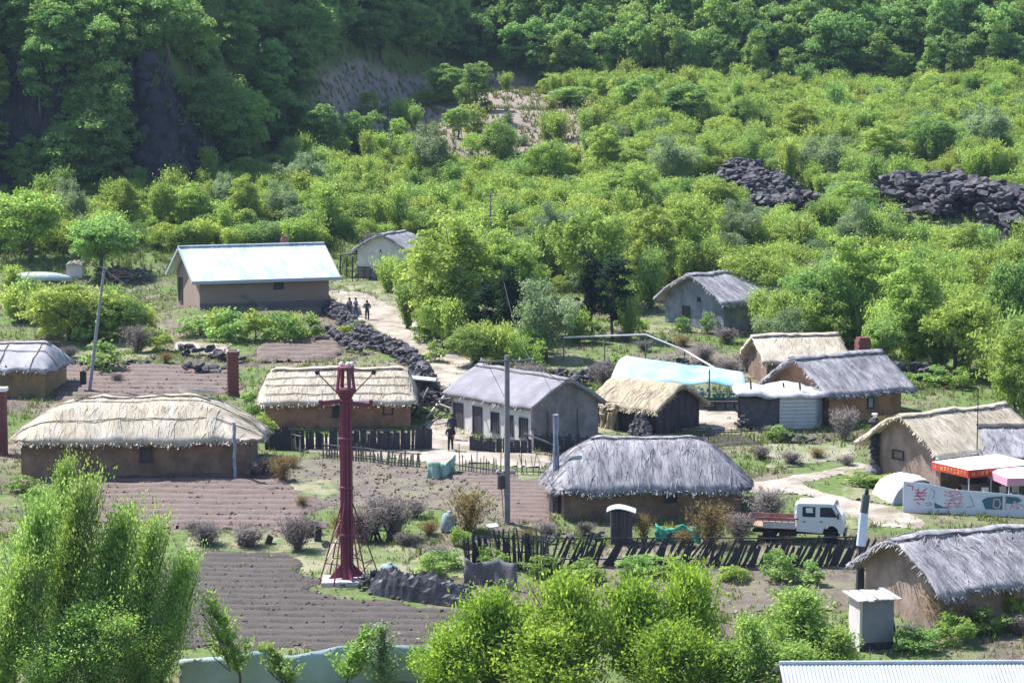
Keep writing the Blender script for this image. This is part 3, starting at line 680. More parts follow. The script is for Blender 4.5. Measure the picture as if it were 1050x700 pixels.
flat, _ = house('thatched_house', 'tan thatch house with flat roped roof behind the plank fence, above the red tower', 272, 440, math.radians(3), 9.3, 5.6, 2.1, 1.75, M_mud_red, M_that_tan, hip=.16, og=.55, oe=.75, seed=11, p=1.3, straw=2800, fringe=600, ropes=4, lump=.13)
opening(flat, 'front', .1, .75, .8, .75, 9.3, 5.6); opening(flat, 'front', 3.2, .9, .5, .6, 9.3, 5.6, pm=M_mud_red)

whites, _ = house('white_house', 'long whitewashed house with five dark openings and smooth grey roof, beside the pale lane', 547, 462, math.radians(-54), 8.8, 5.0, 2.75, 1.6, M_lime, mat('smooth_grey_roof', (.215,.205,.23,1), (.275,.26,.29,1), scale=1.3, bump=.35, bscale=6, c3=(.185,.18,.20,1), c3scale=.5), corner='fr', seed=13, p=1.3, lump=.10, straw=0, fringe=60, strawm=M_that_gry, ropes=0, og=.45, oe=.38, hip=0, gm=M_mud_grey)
for k, (u_, a, kd) in enumerate(((-3.6, .9, 'door'), (-1.5, .85, 'door'), (.4, .7, 'window'), (1.9, .7, 'window'), (3.4, .7, 'window'))):
    opening(whites, 'front', u_, .0 if kd == 'door' else .65, a, 1.95 if kd == 'door' else 1.15, 8.8, 5.0, kd, bars=0 if kd == 'door' else 2, pm=M_glass if kd == 'window' else M_dwood)
b = MB()
for k in range(6): b.beam((4.1+.32*k-.9, -2.9, -.7), (4.2+.3*k-.9, -2.62, 1.5), .09)
mb = MB(); mb.tube([(-4.6, .3, 4.0), (-4.75, .2, 4.5)], .09, 8); mb.build('stove_pipe', M_white, whites)
for y in (-1.4, .9): mb = MB(); mb.beam((4.55, y, -.6), (4.45, y, 2.3), .10); mb.build('gable_post', M_wood, whites)

golden, _ = house('small_thatched_barn', 'small golden thatch barn with straw stacked along its wall, before the blue-white awning', 673, 447, math.radians(-44), 5.0, 4.2, 1.9, 1.45, M_dwood, M_that_gld, corner='fr', seed=17, p=1.35, straw=1500, fringe=450, lump=.16, ridge=False, og=.5, oe=.6)
# straw stack and log pile leaning on it
def log_pile(name, label, c, n, r, ln, ang, rows, m, group=None, rough=.05):
    t = thing(name, label, 'log pile', c, ang, group); rng = random.Random(n)
    b = MB(); b.tube([(0, 0, 0), (0, ln, 0)], r, 7); me = None; k = 0; per = max(1, n//rows)
    for i in range(rows):
        for j in range(per-i):
            if me is None: o = b.build('log', m, t); me = o.data
            else: o = link('log', me, t)
            o.location = ((j-(per-i)/2)*2*r+rng.uniform(-rough, rough), rng.uniform(-.15, .15), r+i*1.75*r+rng.uniform(0, rough)); o.rotation_euler = (rng.uniform(-rough, rough), 0, rng.uniform(-rough, rough)*2); s = rng.uniform(.75, 1.15); o.scale = (s, 1, s)
    return t
M_log = mat('grey_log', (.13,.12,.13,1), (.27,.25,.26,1), scale=4, bump=.6)
log_pile('log_pile', 'heap of round grey logs stacked against the golden thatch barn', W(656, 447), 44, .13, .5, math.radians(-40), 6, M_log)
t = thing('straw_stack', 'bundles of golden straw stacked under the eave of the small thatch barn', 'straw', world_pt(golden, -1.2, -2.5, 0))
t.location.z = G(t.location.x, t.location.y); rng = random.Random(3)
for k in range(12):
    mb = MB(); mb.tube([(0, 0, 0), (0, 0, .5), (0, 0, 1.15)], [.2, .15, .26], 8); o = mb.build('straw_bundle', M_that_gld, t)
    o.location = (rng.uniform(-.9, .9)*math.cos(-.77), rng.uniform(-.9, .9)*math.sin(-.77), (k % 2)*.6); o.rotation_euler = (rng.uniform(-.35, .35), rng.uniform(-.35, .35), 0)

grey_mid, _ = house('thatched_house', 'mud house with rounded grey thatch roof behind the fence of slanting palings', 578, 533, math.radians(4), 9.6, 5.6, 2.35, 2.4, M_mud, M_that_gry, hip=.6, og=.85, oe=.8, seed=21, p=1.75, lump=.2, straw=4200, fringe=1100, ropes=0, rcol=M_that_gry)
opening(grey_mid, 'front', 1.0, .9, .5, .6, 9.6, 5.6)
grey_r, _ = house('thatched_house', 'brown gabled house with grey thatch beside the white-topped shed', 850, 436, math.radians(30), 5.9, 6.0, 2.35, 2.1, M_mud_red, M_that_gry, seed=23, p=1.12, lump=.13, straw=2400, fringe=650, og=.75, oe=.75)
opening(grey_r, 'front', .4, .9, .38, .6, 5.9, 6.0, pm=mat('pale_blue_pane', (.25,.32,.42,1), None, rough=.3, bump=0))
p = W(884, 396)
brick_chimney('brick_chimney', 'dark red brick chimney just behind the grey thatch house at right', p, .85, 3.3, hh=.25, cap=False)
house('thatched_house', 'small house showing only its pale tan roof behind the brown gabled house', 786, 396, math.radians(9), 5.4, 5.0, 1.9, 1.6, M_mud, M_that_tan, seed=25, p=1.1, straw=1200, fringe=250, og=.5, oe=.6)
tan_r, _ = house('thatched_house', 'pinkish gabled house with thick tan thatch behind the market canopies', 964, 503, math.radians(33), 7.0, 5.6, 2.4, 2.0, M_mud_pink, M_that_tan, seed=27, p=1.2, lump=.2, straw=3400, fringe=900, og=.75, oe=.8, ropes=0, hip=0)
opening(tan_r, 'left', .7, 1.35, .8, .4, 7.0, 5.6, pm=M_mud)
house('thatched_house', 'small house under dark grey thatch cut off by the right edge, behind the canopies', 1012, 500, math.radians(10), 5.0, 5.0, 1.9, 1.35, M_mud_grey, M_that_gry, seed=29, p=1.1, hip=.2, straw=1500, fringe=400, og=.5, oe=.6, rcol=M_dwood)
big_r, _ = house('thatched_house', 'big gabled house with heavy shaggy grey thatch, beside the concrete outhouse', 963, 650, math.radians(26), 8.8, 5.8, 2.35, 1.95, M_mud_pink, M_that_gry, seed=31, p=1.25, lump=.26, straw=5200, fringe=600, og=.7, oe=.8)
blue_h, _ = house('thatched_house', 'blue-grey gabled house with grey thatch on the slope among the trees', 712, 340, math.radians(-8), 6.0, 5.4, 2.3, 1.75, M_bluegrey, M_that_gry, seed=33, p=1.25, lump=.16, straw=2000, fringe=500, hip=0) if False else (None, None)
def hill_house():
    c = W(677, 338); th = math.radians(38); Lw, Ww, H, R = 6.6, 7.0, 2.6, 2.1
    u = Vector((math.cos(th), math.sin(th), 0)); v = Vector((-u.y, u.x, 0)); k = W(742, 343)
    o = k+u*Lw/2+v*Ww/2; o.z = k.z+.15
    t = thing('thatched_house', 'blue-grey gabled house with grey thatch on the slope, alone among the trees', 'house', o, th)
    walls(t, H, Lw, Ww, R, Ww/2+.65, 1.25, M_bluegrey, True)
    roof(t, H, Lw, Ww, R, M_that_gry, og=.7, oe=.65, p=1.25, lump=.16, seed=33, straw=2200, fringe=550)
    opening(t, 'left', .9, .8, .75, .95, Lw, Ww, bars=1); opening(t, 'left', -.6, 2.35, .2, .2, Lw, Ww)
    return t
HILL = hill_house()

# white-topped shed
def shed():
    c = W(798, 440); t = thing('shed', 'low shed with bright white sheeting on top and corrugated front, beside the brown gabled house', 'shed', c)
    Mc = mat('corrugated_metal', (.42,.47,.55,1), (.56,.60,.66,1), scale=1.4, rough=.5, bump=.2, metal=.3)
    b = MB(); b.box((-1.15, .35, .75), (2.5, .12, 2.3), rz=-.22); b.build('dark_wall', mat('dark_boards', (.07,.07,.085,1), (.12,.12,.135,1), scale=3), t)
    for k in range(9):
        b = MB(); b.box((1.3, 0, .14+k*.24), (2.5, .03, .22), M=Matrix.Rotation(.10, 3, 'Z') @ Matrix.Rotation(.12, 3, 'X')); b.build('metal_strip', Mc, t)
    b = MB(); b.box((2.9, 1.2, 1.0), (.08, 2.6, 2.3), rz=-.3); b.build('side_wall', M_bluegrey, t)
    b = MB(); b.box((.3, 3.0, .9), (5.2, .12, 2.4)); b.build('back_wall', M_dwood, t)
    n = 22; b = MB(); P = {}
    for i in range(n+1):
        for j in range(13):
            x = -2.75+5.9*i/n; y = -.35+3.9*j/12; ed = min(i, n-i, j, 12-j)
            z = 2.42+.04*math.sin(x*2.1)+.28*(float(vnoise(x, y, .7, 3))-.5)-(0 if ed else .28)+.045*y
            P[i, j] = len(b.v); b.v.append((x+(random.uniform(-.08, .08)), y+random.uniform(-.06, .06)-(.08*max(0, math.sin(x*1.5+1)) if j == 0 else 0), z))
    b.f = [(P[i,j], P[i+1,j], P[i+1,j+1], P[i,j+1]) for i in range(n) for j in range(12)]; b.t = [.5]*len(b.f)
    o = b.build('roof_sheeting', mat('white_plastic', (.60,.59,.62,1), (.44,.44,.47,1), scale=2.2, rough=.55, c3=(.33,.32,.33,1), c3scale=1.5, bump=.5, bscale=2.5), t, smooth=True); s_ = o.modifiers.new('th', 'SOLIDIFY'); s_.thickness = .06
    for x, y, l in ((-1.7, .6, .55), (1.4, .2, .5), (.5, 1.5, .3)): b = MB(); b.tube([(x, y, 2.5), (x-.05, y, 2.5+l)], .06, 6); b.build('pipe', M_dwood, t)
    return t
shed()
log_pile('log_pile', 'ragged dark firewood heap against the dark wall of the white-topped shed', W(768, 441), 36, .085, .55, .5, 7, M_dwood, rough=.25)

# awning
def awning():
    c = W(690, 416); t = thing('awning', 'wide bright blue-white tarpaulin awning with teal netting, behind the golden thatch barn', 'awning', c)
    Mt = mat('blue_tarpaulin', (.38,.60,.68,1), (.52,.68,.73,1), scale=.45, rough=.35, bump=.4, bscale=1.6, c3=(.20,.48,.60,1), c3scale=.3)
    A = [(-4.3, -1.0, 1.75), (4.7, -1.6, 1.6), (4.9, 3.2, 1.9), (-2.9, 3.4, 3.0)]; b = MB(); P = {}; nx, ny = 26, 10
    for i in range(nx+1):
        for j in range(ny+1):
            u_, v_ = i/nx, j/ny; q = (Vector(A[0])*(1-u_)+Vector(A[1])*u_)*(1-v_)+(Vector(A[3])*(1-u_)+Vector(A[2])*u_)*v_
            q.z += .55*math.sin(v_*math.pi)*(1-.4*u_)+.09*math.sin(u_*19)*(1-v_)+.12*(float(vnoise(q.x, q.y, 1.1, 4))-.5); P[i, j] = len(b.v); b.v.append(tuple(q))
    b.f = [(P[i,j], P[i+1,j], P[i+1,j+1], P[i,j+1]) for i in range(nx) for j in range(ny)]; b.t = [.5]*len(b.f)
    o = b.build('tarpaulin', Mt, t, smooth=True); s_ = o.modifiers.new('th', 'SOLIDIFY'); s_.thickness = .04
    for x, y, h in ((-4.6, -.9, 1.5), (-2.8, 3.3, 3.0), (.2, -1.2, 1.75), (2.3, -1.45, 2.6), (4.6, -1.5, 1.65), (4.8, 3.1, 1.95)):
        b = MB(); b.tube([(x, y, -.4), (x, y, h)], .055, 7); b.build('post', M_wood, t)
    b = MB()
    for i in range(15):
        x = 1.0+i*.22; b.tube([(x, -1.55, .55), (x+.05, -1.58, 1.0+.05*math.sin(i)), (x, -1.52, 1.42)], .022, 4)
    for z in (.6, .8, 1.0, 1.2): b.tube([(1.0, -1.55, z), (2.5, -1.6, z-.06), (4.1, -1.55, z)], .03, 4)
    for i in range(26): b.box((1.1+random.random()*2.9, -1.5+random.uniform(-.1, .1), .65+random.random()*.7), (.22, .03, .16), rz=random.uniform(-1, 1))
    b.build('teal_netting', mat('teal_net', (.05,.20,.19,1), (.16,.36,.34,1), scale=5), t)
    b = MB(); b.beam((-.1, -1.0, 1.6), (.35, 3.2, 2.75), .05); b.build('ridge_rope', M_rope, t)
awning()
t = thing('trestle_table', 'low dark table on thin legs in the bright yard under the teal netting', 'table', W(738, 421))
b = MB(); b.box((0, 0, .62), (2.3, .9, .12)); b.build('table_top', M_dwood, t)
for x in (-1, -.3, .4, 1):
    for y in (-.35, .35): b = MB(); b.tube([(x, y, 0), (x*.97, y, .57)], .035, 5); b.build('leg', M_dwood, t)

def outhouse():
    c = W(893, 662); t = thing('outhouse', 'small grey and white concrete outhouse with plank roof, before the shaggy thatch house', 'outhouse', c, math.radians(14))
    Mg = mat('grey_render', (.24,.24,.27,1), (.19,.19,.22,1), scale=1, bump=.3)
    b = MB(); b.box((0, -.55, 1.0), (1.35, .12, 2.35)); b.build('wall', Mg, t)
    b = MB(); b.box((-.74, .02, 1.0), (.12, 1.26, 2.35)); b.build('wall', M_lime, t)
    b = MB(); b.box((.74, .02, 1.0), (.12, 1.26, 2.35)); b.build('wall', Mg, t)
    b = MB(); b.box((0, .6, 1.0), (1.35, .12, 2.35)); b.build('wall', Mg, t)
    b = MB(); b.box((0, -.63, .06), (1.6, .06, .5)); b.build('plinth', M_dwood, t)
    M_pl = mat('bleached_plank', (.50,.48,.46,1), (.34,.32,.31,1), scale=3, stretch=(1,.2,1))
    for k in range(8):
        b = MB(); b.box((0, 0, 0), (.235, 1.75+random.uniform(-.2, .2), .05)); o = b.build('roof_plank', M_pl, t, loc=(-.92+k*.262, random.uniform(-.08, .08), 2.28+random.uniform(0, .02))); o.rotation_euler = (.06, .03, random.uniform(-.06, .06))
    b = MB(); b.beam((1.15, -.3, -.1), (.9, 0, 1.8), .07); b.build('leaning_pole', M_dwood, t)
outhouse()
def privy():
    c = W(637, 556); t = thing('privy', 'narrow dark privy with a curved shiny metal top, in front of the grey round-thatched house', 'privy', c, math.radians(-4))
    Mg = mat('dark_boards', (0,)*4)
    for x in np.arange(-.42, .43, .21): b = MB(); b.box((x, -.42, .85), (.19, .06, 1.75)); b.build('board', M_dwood, t)
    for sx, m in ((-1, M_lime), (1, Mg)): b = MB(); b.box((sx*.53, 0, .85), (.05, .8, 1.75)); b.build('side_wall', m, t)
    b = MB(); b.box((0, .4, .85), (1.0, .05, 1.75)); b.build('back_wall', Mg, t)
    b = MB(); pts = [(-.75+1.5*i/10, 1.72+.20*math.sin(math.pi*(i/10)**.8)-.04*i/10) for i in range(11)]
    b.prism(pts+[(x, z-.05) for x, z in reversed(pts)], -.62, .6); b.build('curved_roof', mat('shiny_sheet', (.62,.72,.76,1), (.7,.75,.78,1), rough=.3, scale=2, bump=.1), t)
privy()
def bottom_roof():
    """roof of a building whose walls stand below the frame"""
    p = W(940, 762); t = thing('metal_roofed_building', 'long building at the bottom right edge with a pale corrugated metal roof', 'building', p, math.radians(1))
    z = 2.4; Mr = mat('pale_corrugated', (.46,.52,.62,1), (.38,.44,.54,1), scale=.8, rough=.4, bump=.15, c3=(.34,.36,.40,1), c3scale=.6); Lh = 5.4
    for sg in (-1, 1):
        b = MB(); b.box((0, sg*1.9, .6), (2*Lh-.6, .2, 3.3)); b.build('wall', M_mud_grey, t)
        b = MB(); b.box((sg*(Lh-.4), 0, .8), (.2, 3.6, 3.4)); b.build('wall', M_mud_grey, t)
    n = 12
    for k in range(n):
        for sg in (-1, 1):
            b = MB(); x0 = -Lh+2*Lh*k/n; wv = 2*Lh/n; m_ = 6; pr = []
            for i in range(m_*2+1): pr.append((x0+wv*i/(m_*2)+.01, .035*(i % 2)))
            vs = []; fs = []
            for (x, dz) in pr: vs += [(x, sg*2.5, z-.15+dz), (x, sg*.05, z+.75+dz)]
            for i in range(len(pr)-1): fs.append((2*i, 2*i+2, 2*i+3, 2*i+1))
            b.add(vs, fs); o = b.build('roof_sheet', Mr, t); o.modifiers.new('th', 'SOLIDIFY').thickness = .02
    b = MB(); b.tube([(-Lh, 0, z+.82), (Lh, 0, z+.82)], .09, 8); b.build('ridge_cap', Mr, t)
    return t
BR = bottom_roof()

# ------------------------------------------------------------ market stall, banner, tent
def canopy(label, px, py, th, wd, dp, h, rise, mv, top, letters=True):
    c = W(px, py); t = thing('market_canopy', label, 'canopy', c, th)
    for x in (0, wd/2, wd):
        for y in (0, dp): b = MB(); b.tube([(x, y, -.3), (x, y, h)], .035, 6); b.build('pole', M_white, t)
    zc = h; b = MB()
    vs = [(-.15, -.15, zc), (wd+.15, -.15, zc), (wd+.15, dp+.15, zc), (-.15, dp+.15, zc), (wd*.3, dp/2, zc+rise), (wd*.7, dp/2, zc+rise)]
    b.add(vs, [(0,1,5,4), (1,2,5), (2,3,4,5), (3,0,4)]); o = b.build('canopy_top', top, t); o.modifiers.new('th', 'SOLIDIFY').thickness = .03
    hv = .42
    for (a, b_) in (((-.16, -.16), (wd+.16, -.16)), ((-.16, dp+.16), (-.16, -.16)), ((wd+.16, -.16), (wd+.16, dp+.16)), ((-.16, dp+.16), (wd+.16, dp+.16))):
        q = MB(); d = Vector((b_[0]-a[0], b_[1]-a[1], 0)); ang = math.atan2(d.y, d.x)
        q.box((d.length/2, 0, -hv/2-.012), (d.length-.02, .025, hv)); o = q.build('valance', mv, t, loc=(a[0], a[1], zc)); o.rotation_euler = (0, 0, ang)
        if letters:
            s_ = MB(); rng = random.Random(5); x = .25
            while x < d.length-.3:   # gold glyph-like marks, as blurred as in the photograph
                g = .15
                for _ in range(4):
                    k = rng.choice(((0, 0, 1, 0), (0, 1, 1, 1), (0, .5, 1, .5), (.5, 0, .5, 1), (0, 0, 0, 1), (1, 0, 1, 1), (.1, .1, .9, .9)))
                    s_.ribbon([(x+k[0]*g, -.31+k[1]*.18), (x+k[2]*g, -.31+k[3]*.18)], .028, .006)
                x += .30
            o2 = s_.build('gold_lettering', mat('gold_paint', (.75,.50,.12,1), None, bump=0), o, loc=(0, -.014, 0))
    return t
M_red = mat('red_fabric', (.50,.055,.035,1), (.42,.05,.05,1), scale=3, bump=.1)
M_wfab = mat('white_fabric', (.78,.76,.78,1), (.70,.68,.70,1), scale=2, bump=.15)
canopy('white market canopy with red and gold lettered border, beside the graffiti banner', 993, 519, math.radians(27), 4.6, 3.0, 2.05, .42, M_red, M_wfab)
canopy('white market canopy with pink hanging border at the right edge, next to the red one', 1034, 526, math.radians(10), 3.2, 2.6, 1.95, .35, mat('pink_fabric', (.62,.30,.40,1), None, bump=.1), M_wfab, letters=False)
t = thing('counter', 'dark counter standing under the red and gold market canopy', 'counter', W(1000, 516), math.radians(20))
b = MB(); b.box((1.3, .6, .45), (3.4, .5, .9)); b.build('counter_front', mat('grey_brown_board', (.16,.12,.13,1), None), t); b = MB(); b.box((1.3, .6, .93), (3.5, .62, .05)); b.build('counter_top', M_wood, t)
for k, (x, z) in enumerate(((.4, 0), (1.6, 0), (2.4, 0))):
    c_ = thing('stall_chair', ['pale chair at the left end of the counter under the red and gold canopy', 'pale chair in the middle before the counter under the red and gold canopy', 'pale chair at the right before the counter under the red and gold canopy'][k], 'chair', world_pt(t, x, -.4, .0), .3*k, 'chairs under the market canopies')
    for nm, s_, l_ in (('seat', (.4, .4, .05), (0, 0, .45)), ('backrest', (.4, .04, .4), (0, .19, .72))): b = MB(); b.box((0, 0, 0), s_); b.build(nm, M_white, c_, loc=l_)
    for lx in (-.17, .17):
        for ly in (-.17, .17): b = MB(); b.tube([(lx, ly, 0), (lx, ly, .43)], .018, 5); b.build('leg', M_white, c_)

def banner():
    a = W(926, 525); b_ = W(1064, 531); d = b_-a; th = math.atan2(d.y, d.x); ln = d.length
    t = thing('graffiti_banner', 'long white banner wall painted with red and teal graffiti, before the market canopies', 'banner', a, th)
    Mb = mat('banner_cloth', (.52,.56,.66,1), (.62,.65,.73,1), scale=.8, rough=.6, bump=.2, bscale=2)
    n = 5; hs = [1.72, 1.6, 1.35, 1.3, 1.22, 1.12]
    for k in range(n):
        b = MB(); x0, x1 = ln*k/n+.012, ln*(k+1)/n-.012; h0, h1 = hs[k]+(0 if k else .0), hs[k+1]
        b.prism([(x0, .02), (x1, .02), (x1, h1), (x0, h0)], -.02, .02); b.build('panel', Mb, t)
        b = MB(); b.tube([(ln*k/n, .05, -.3), (ln*k/n, .05, h0+.06)], .03, 6); b.build('pole', M_white, t)
    Mr = mat('crimson_paint', (.50,.09,.20,1), None, bump=0); Mp = mat('pink_paint', (.62,.33,.42,1), None, bump=0); Mt = mat('teal_paint', (.06,.15,.20,1), None, bump=0); Mg = mat('slate_paint', (.22,.27,.35,1), None, bump=0)
    def marks(name, m, strokes, w_): 
        b = MB(); [b.ribbon(s, w_, .006) for s in strokes]; b.build(name, m, t, loc=(0, -.024, 0))
    # coordinates measured on the photograph's enlargement: x in metres from the left end, z up
    marks('crimson_graffiti', Mr, [[(.2,1.52),(.5,1.46),(.48,1.25)], [(.62,1.28),(.95,1.1),(1.25,1.38)], [(.8,1.36),(.78,.98)], [(.62,1.08),(1.22,1.12)], [(.6,.92),(1.2,.98)], [(.55,.72),(1.15,.80)], [(.72,1.0),(1.1,.70)], [(.72,.58),(.9,.50)]], .055)
    marks('slate_graffiti', Mg, [[(1.5,1.35),(1.68,1.22),(1.62,.85)], [(1.2,.55),(1.4,.62),(1.55,.48),(1.25,.45)], [(3.55,1.1),(3.8,.5),(3.4,.42)], [(6.1,.75),(6.6,.55),(6.9,.8)]], .04)
    marks('pink_graffiti', Mp, [[(2.2,1.25),(2.5,1.15)], [(2.2,1.05),(2.55,.98),(3.0,1.2),(3.15,.95),(2.7,.9),(2.5,1.25),(2.95,1.3)], [(2.3,.75),(3.1,.85)], [(2.2,.6),(3.2,.62)], [(2.4,.45),(2.6,.85),(2.9,.42),(3.1,.8)], [(2.3,.42),(3.2,.45)],
        [(5.1,.95),(4.85,.9),(4.82,.5),(5.1,.42),(5.2,.7),(5.1,.95)], [(5.45,1.05),(5.45,.4)], [(5.7,.45),(5.95,.85),(6.15,.45),(5.8,.6)], [(7.3,.7),(7.5,.9),(7.7,.6),(7.9,.85),(8.2,.55)]], .075)
    b = MB(); b.prism([(4.2,.85), (4.5,1.02), (4.9,1.06), (5.3,1.12), (5.3,.36), (4.4,.36)], 0, .004); b.build('teal_graffiti', Mt, t, loc=(0, -.0265, 0))
    for pl in ([(5.42,1.12), (6.1,1.08), (6.35,.9), (5.9,.7), (5.42,.72)], [(1.65,.62), (2.1,.42), (2.6,.34), (1.7,.30)]): b = MB(); b.prism(pl, 0, .004); b.build('teal_graffiti', Mt, t, loc=(0, -.0265, 0))
banner()
def tent():
    c = W(938, 516); t = thing('white_tent', 'rounded white tarpaulin tent standing behind the left end of the graffiti banner', 'tent', c, math.radians(18))
    b = MB(); P = {}; n, m_ = 12, 8
    for i in range(n+1):
        for j in range(m_+1):
            a = math.pi*i/n; y = 2.6*j/m_; s_ = 1-.15*abs(j/m_-.5)
            P[i, j] = len(b.v); b.v.append((-1.45*math.cos(a)*s_+.25*math.sin(a), y, -.2+1.6*math.sin(a)**.8*s_+.05*math.sin(j*3+i)))
    b.f = [(P[i,j], P[i,j+1], P[i+1,j+1], P[i+1,j]) for i in range(n) for j in range(m_)]; b.t = [.5]*len(b.f)
    o = b.build('cover', M_wfab, t, smooth=True); o.modifiers.new('th', 'SOLIDIFY').thickness = .04
    b = MB(); k = [b_ for b_ in [(-1.3*math.cos(math.pi*i/12)+.2*math.sin(math.pi*i/12), -.2+1.45*math.sin(math.pi*i/12)**.8) for i in range(13)]]
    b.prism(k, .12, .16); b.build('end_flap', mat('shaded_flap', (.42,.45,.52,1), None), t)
tent()
# ------------------------------------------------------------ red steel tower
def tower():
    c = W(356, 596); t = thing('steel_tower', 'tall dark red steel tower with windowed head and two arms, on a white pad', 'tower', c, math.radians(3))
    M_m = mat('maroon_paint', (.20,.033,.075,1), (.15,.028,.055,1), scale=2, rough=.45, bump=.15, spec=.5)
    b = MB(); b.box((-.1, 0, .04), (2.3, 2.0, .24), taper=.97); b.build('concrete_pad', mat('pale_concrete', (.58,.53,.55,1), (.45,.41,.42,1), scale=2), t)
    H = 8.9; b = MB(); r0, r1 = .30, .265; b.tube([(0, 0, .15), (0, 0, H*.5), (0, 0, H)], [r0, r0*.96, r1], 6); b.build('column', M_m, t)
    for k in range(6):   # the seams that stand up the column
        a = k*math.pi/3+.26; b = MB(); b.beam((.30*math.cos(a), .30*math.sin(a), .2), (.27*math.cos(a), .27*math.sin(a), H-.05), .05); b.build('flange', M_m, t)
    for z in (.16+2.1, 4.6, 7.0, H-.05): b = MB(); b.lathe([(.33, 0), (.35, .03), (.35, .09), (.33, .12)], (0, 0, z), 12); b.build('collar', M_m, t)
    for k in range(4):
        a = k*math.pi/2+.3; b = MB(); d = Vector((math.cos(a), math.sin(a), 0)); n = Vector((-d.y, d.x, 0))*.02
        p = [d*.2+Vector((0,0,.2)), d*.95+Vector((0,0,.2)), d*.2+Vector((0,0,1.0))]; b.add([q+n for q in p]+[q-n for q in p], [(0,1,2),(5,4,3),(0,3,4,1),(1,4,5,2),(2,5,3,0)]); b.build('gusset', M_m, t)
    # head: funnel, four leaning posts, top ring, domes
    b = MB(); b.lathe([(.20, 0), (.27, .05), (.45, .42), (.50, .5), (.50, .58), (.42, .6)], (0, 0, H), 12); b.build('funnel', M_m, t)
    for k in range(4):
        a = k*math.pi/2+.45; b = MB(); b.beam((.44*math.cos(a), .44*math.sin(a), H+.55), (.33*math.cos(a), .33*math.sin(a), H+1.55), .17, .1); b.build('head_post', M_m, t)
    b = MB(); b.lathe([(.3, 0), (.42, .02), (.42, .14), (.3, .18)], (0, 0, H+1.5), 12); b.build('top_ring', M_m, t)
    for x in (-.2, .12, .3): b = MB(); b.lathe([(.11, 0), (.13, .07), (.10, .17), (.02, .21)], (x, 0, H+1.68), 8); b.build('lamp_dome', M_white, t)
    for s in (-1, 1):
        b = MB(); b.beam((s*.3, 0, H+1.55), (s*1.42, 0, H+1.42), .05); b.build('arm_rod', M_dwood, t)
        b = MB(); b.beam((s*1.42, 0, H+1.42), (s*.3, 0, H+.25), .05); b.build('arm_stay', M_dwood, t)
        b = MB(); b.box((s*1.36, 0, H+1.36), (.22, .05, .2), M=Matrix.Rotation(.5*s, 3, 'Y')); b.build('arm_plate', M_m, t)
        b = MB(); b.box((s*.62, 0, H-.12+.06*s*-1), (1.1, .28, .2), M=Matrix.Rotation(.10*s*-1*-1, 3, 'Y')); b.build('crossbar', M_m, t)
        b = MB(); b.box((s*1.22, 0, H-.14), (.18, .34, .34)); b.build('crossbar_end', M_m, t)
        b = MB(); b.tube([(s*1.1, .1, H-.2), (s*1.15, .1, 5.4)], .014, 4); b.build('hanging_wire', M_wood, t)
    # open braced skirt of thin legs
    foot = [(-1.35, -.5), (-.62, -1.0), (1.0, -.7), (1.6, .5), (-.9, 1.0), (.6, 1.1)]
    for k, (x, y) in enumerate(foot):
        b = MB(); b.beam((x*.08, y*.2, 4.3), (x, y, .0), .055); b.build('brace_leg', M_m, t)
    for z in (1.0, 2.0, 3.0):
        f = 1-z/4.5
        for k in range(6):
            o = [0, 1, 2, 3, 5, 4]; a = foot[o[k]]; c_ = foot[o[(k+1) % 6]]; b = MB()
            b.beam((a[0]*f, a[1]*f, z), (c_[0]*(1-(z-.9 if k % 2 else z)/4.5), c_[1]*(1-(z-.9 if k % 2 else z)/4.5), z-.9 if k % 2 else z), .04); b.build('brace', M_m if k % 2 else M_dwood, t)
    for z in np.arange(.6, 4, .4): b = MB(); b.tube([(-.62*(1-z/4.5)-.15, -.9*(1-z/4.5), z), (-.62*(1-z/4.5)+.15, -.9*(1-z/4.5), z)], .02, 4); b.build('rung', M_m, t)
    b = MB(); b.lathe([(.16, -.02), (.2, 0), (.2, .03), (.16, .05)], (0, 0, 0), 14); o = b.build('hand_wheel', M_wood, t, loc=(-1.0, -.7, 2.0)); o.rotation_euler = (1.5, 0, 0)
tower()

# ------------------------------------------------------------ poles, chimneys
def pole(name, label, px, py, top, lean=(0, 0), r=.14, m=None, arm=None, box=None, cat='utility pole', n=8):
    p = W(px, py); s = proj(*p)[2]; h = (py-top)/s; t = thing(name, label, cat, p)
    b = MB(); b.tube([(0, 0, -.4), (lean[0]*h*.5, lean[1]*h*.5, h*.5), (lean[0]*h, lean[1]*h, h)], [r, r*.9, r*.75], n); b.build('post', m or M_wood, t)
    if arm:
        for z, l in arm: b = MB(); b.beam((lean[0]*h-l, -.12, h-z), (lean[0]*h+l, -.12, h-z+.12), .09); b.build('crossarm', M_wood, t)
        for z, l in arm[:1]:
            for x in (-l*.9, l*.9, l*.45): b = MB(); b.lathe([(.03, 0), (.06, .05), (.03, .1), (.05, .14)], (lean[0]*h+x, -.12, h-z+.08), 6); b.build('insulator', M_white, t)
    if box:
        z = box; b = MB(); b.lathe([(.16, 0), (.18, .03), (.18, .72), (.13, .78)], (-.34, -.05, z), 10); b.build('transformer', mat('brown_drum', (.09,.07,.075,1), None), t)
        b = MB(); b.beam((-.55, -.05, z+.85), (.45, -.05, z+.85), .08); b.build('bracket', M_wood, t)
        for x in (-.5, -.2, .38): b = MB(); b.lathe([(.05, 0), (.08, .05), (.05, .12)], (x, -.05, z+.9), 6); b.build('insulator', M_white, t)
        b = MB(); b.tube([(-.3, -.05, z), (-.2, -.1, .4)], .03, 5); b.build('conduit', mat('yellow_conduit', (.35,.30,.12,1), None), t)
    return t, p, h
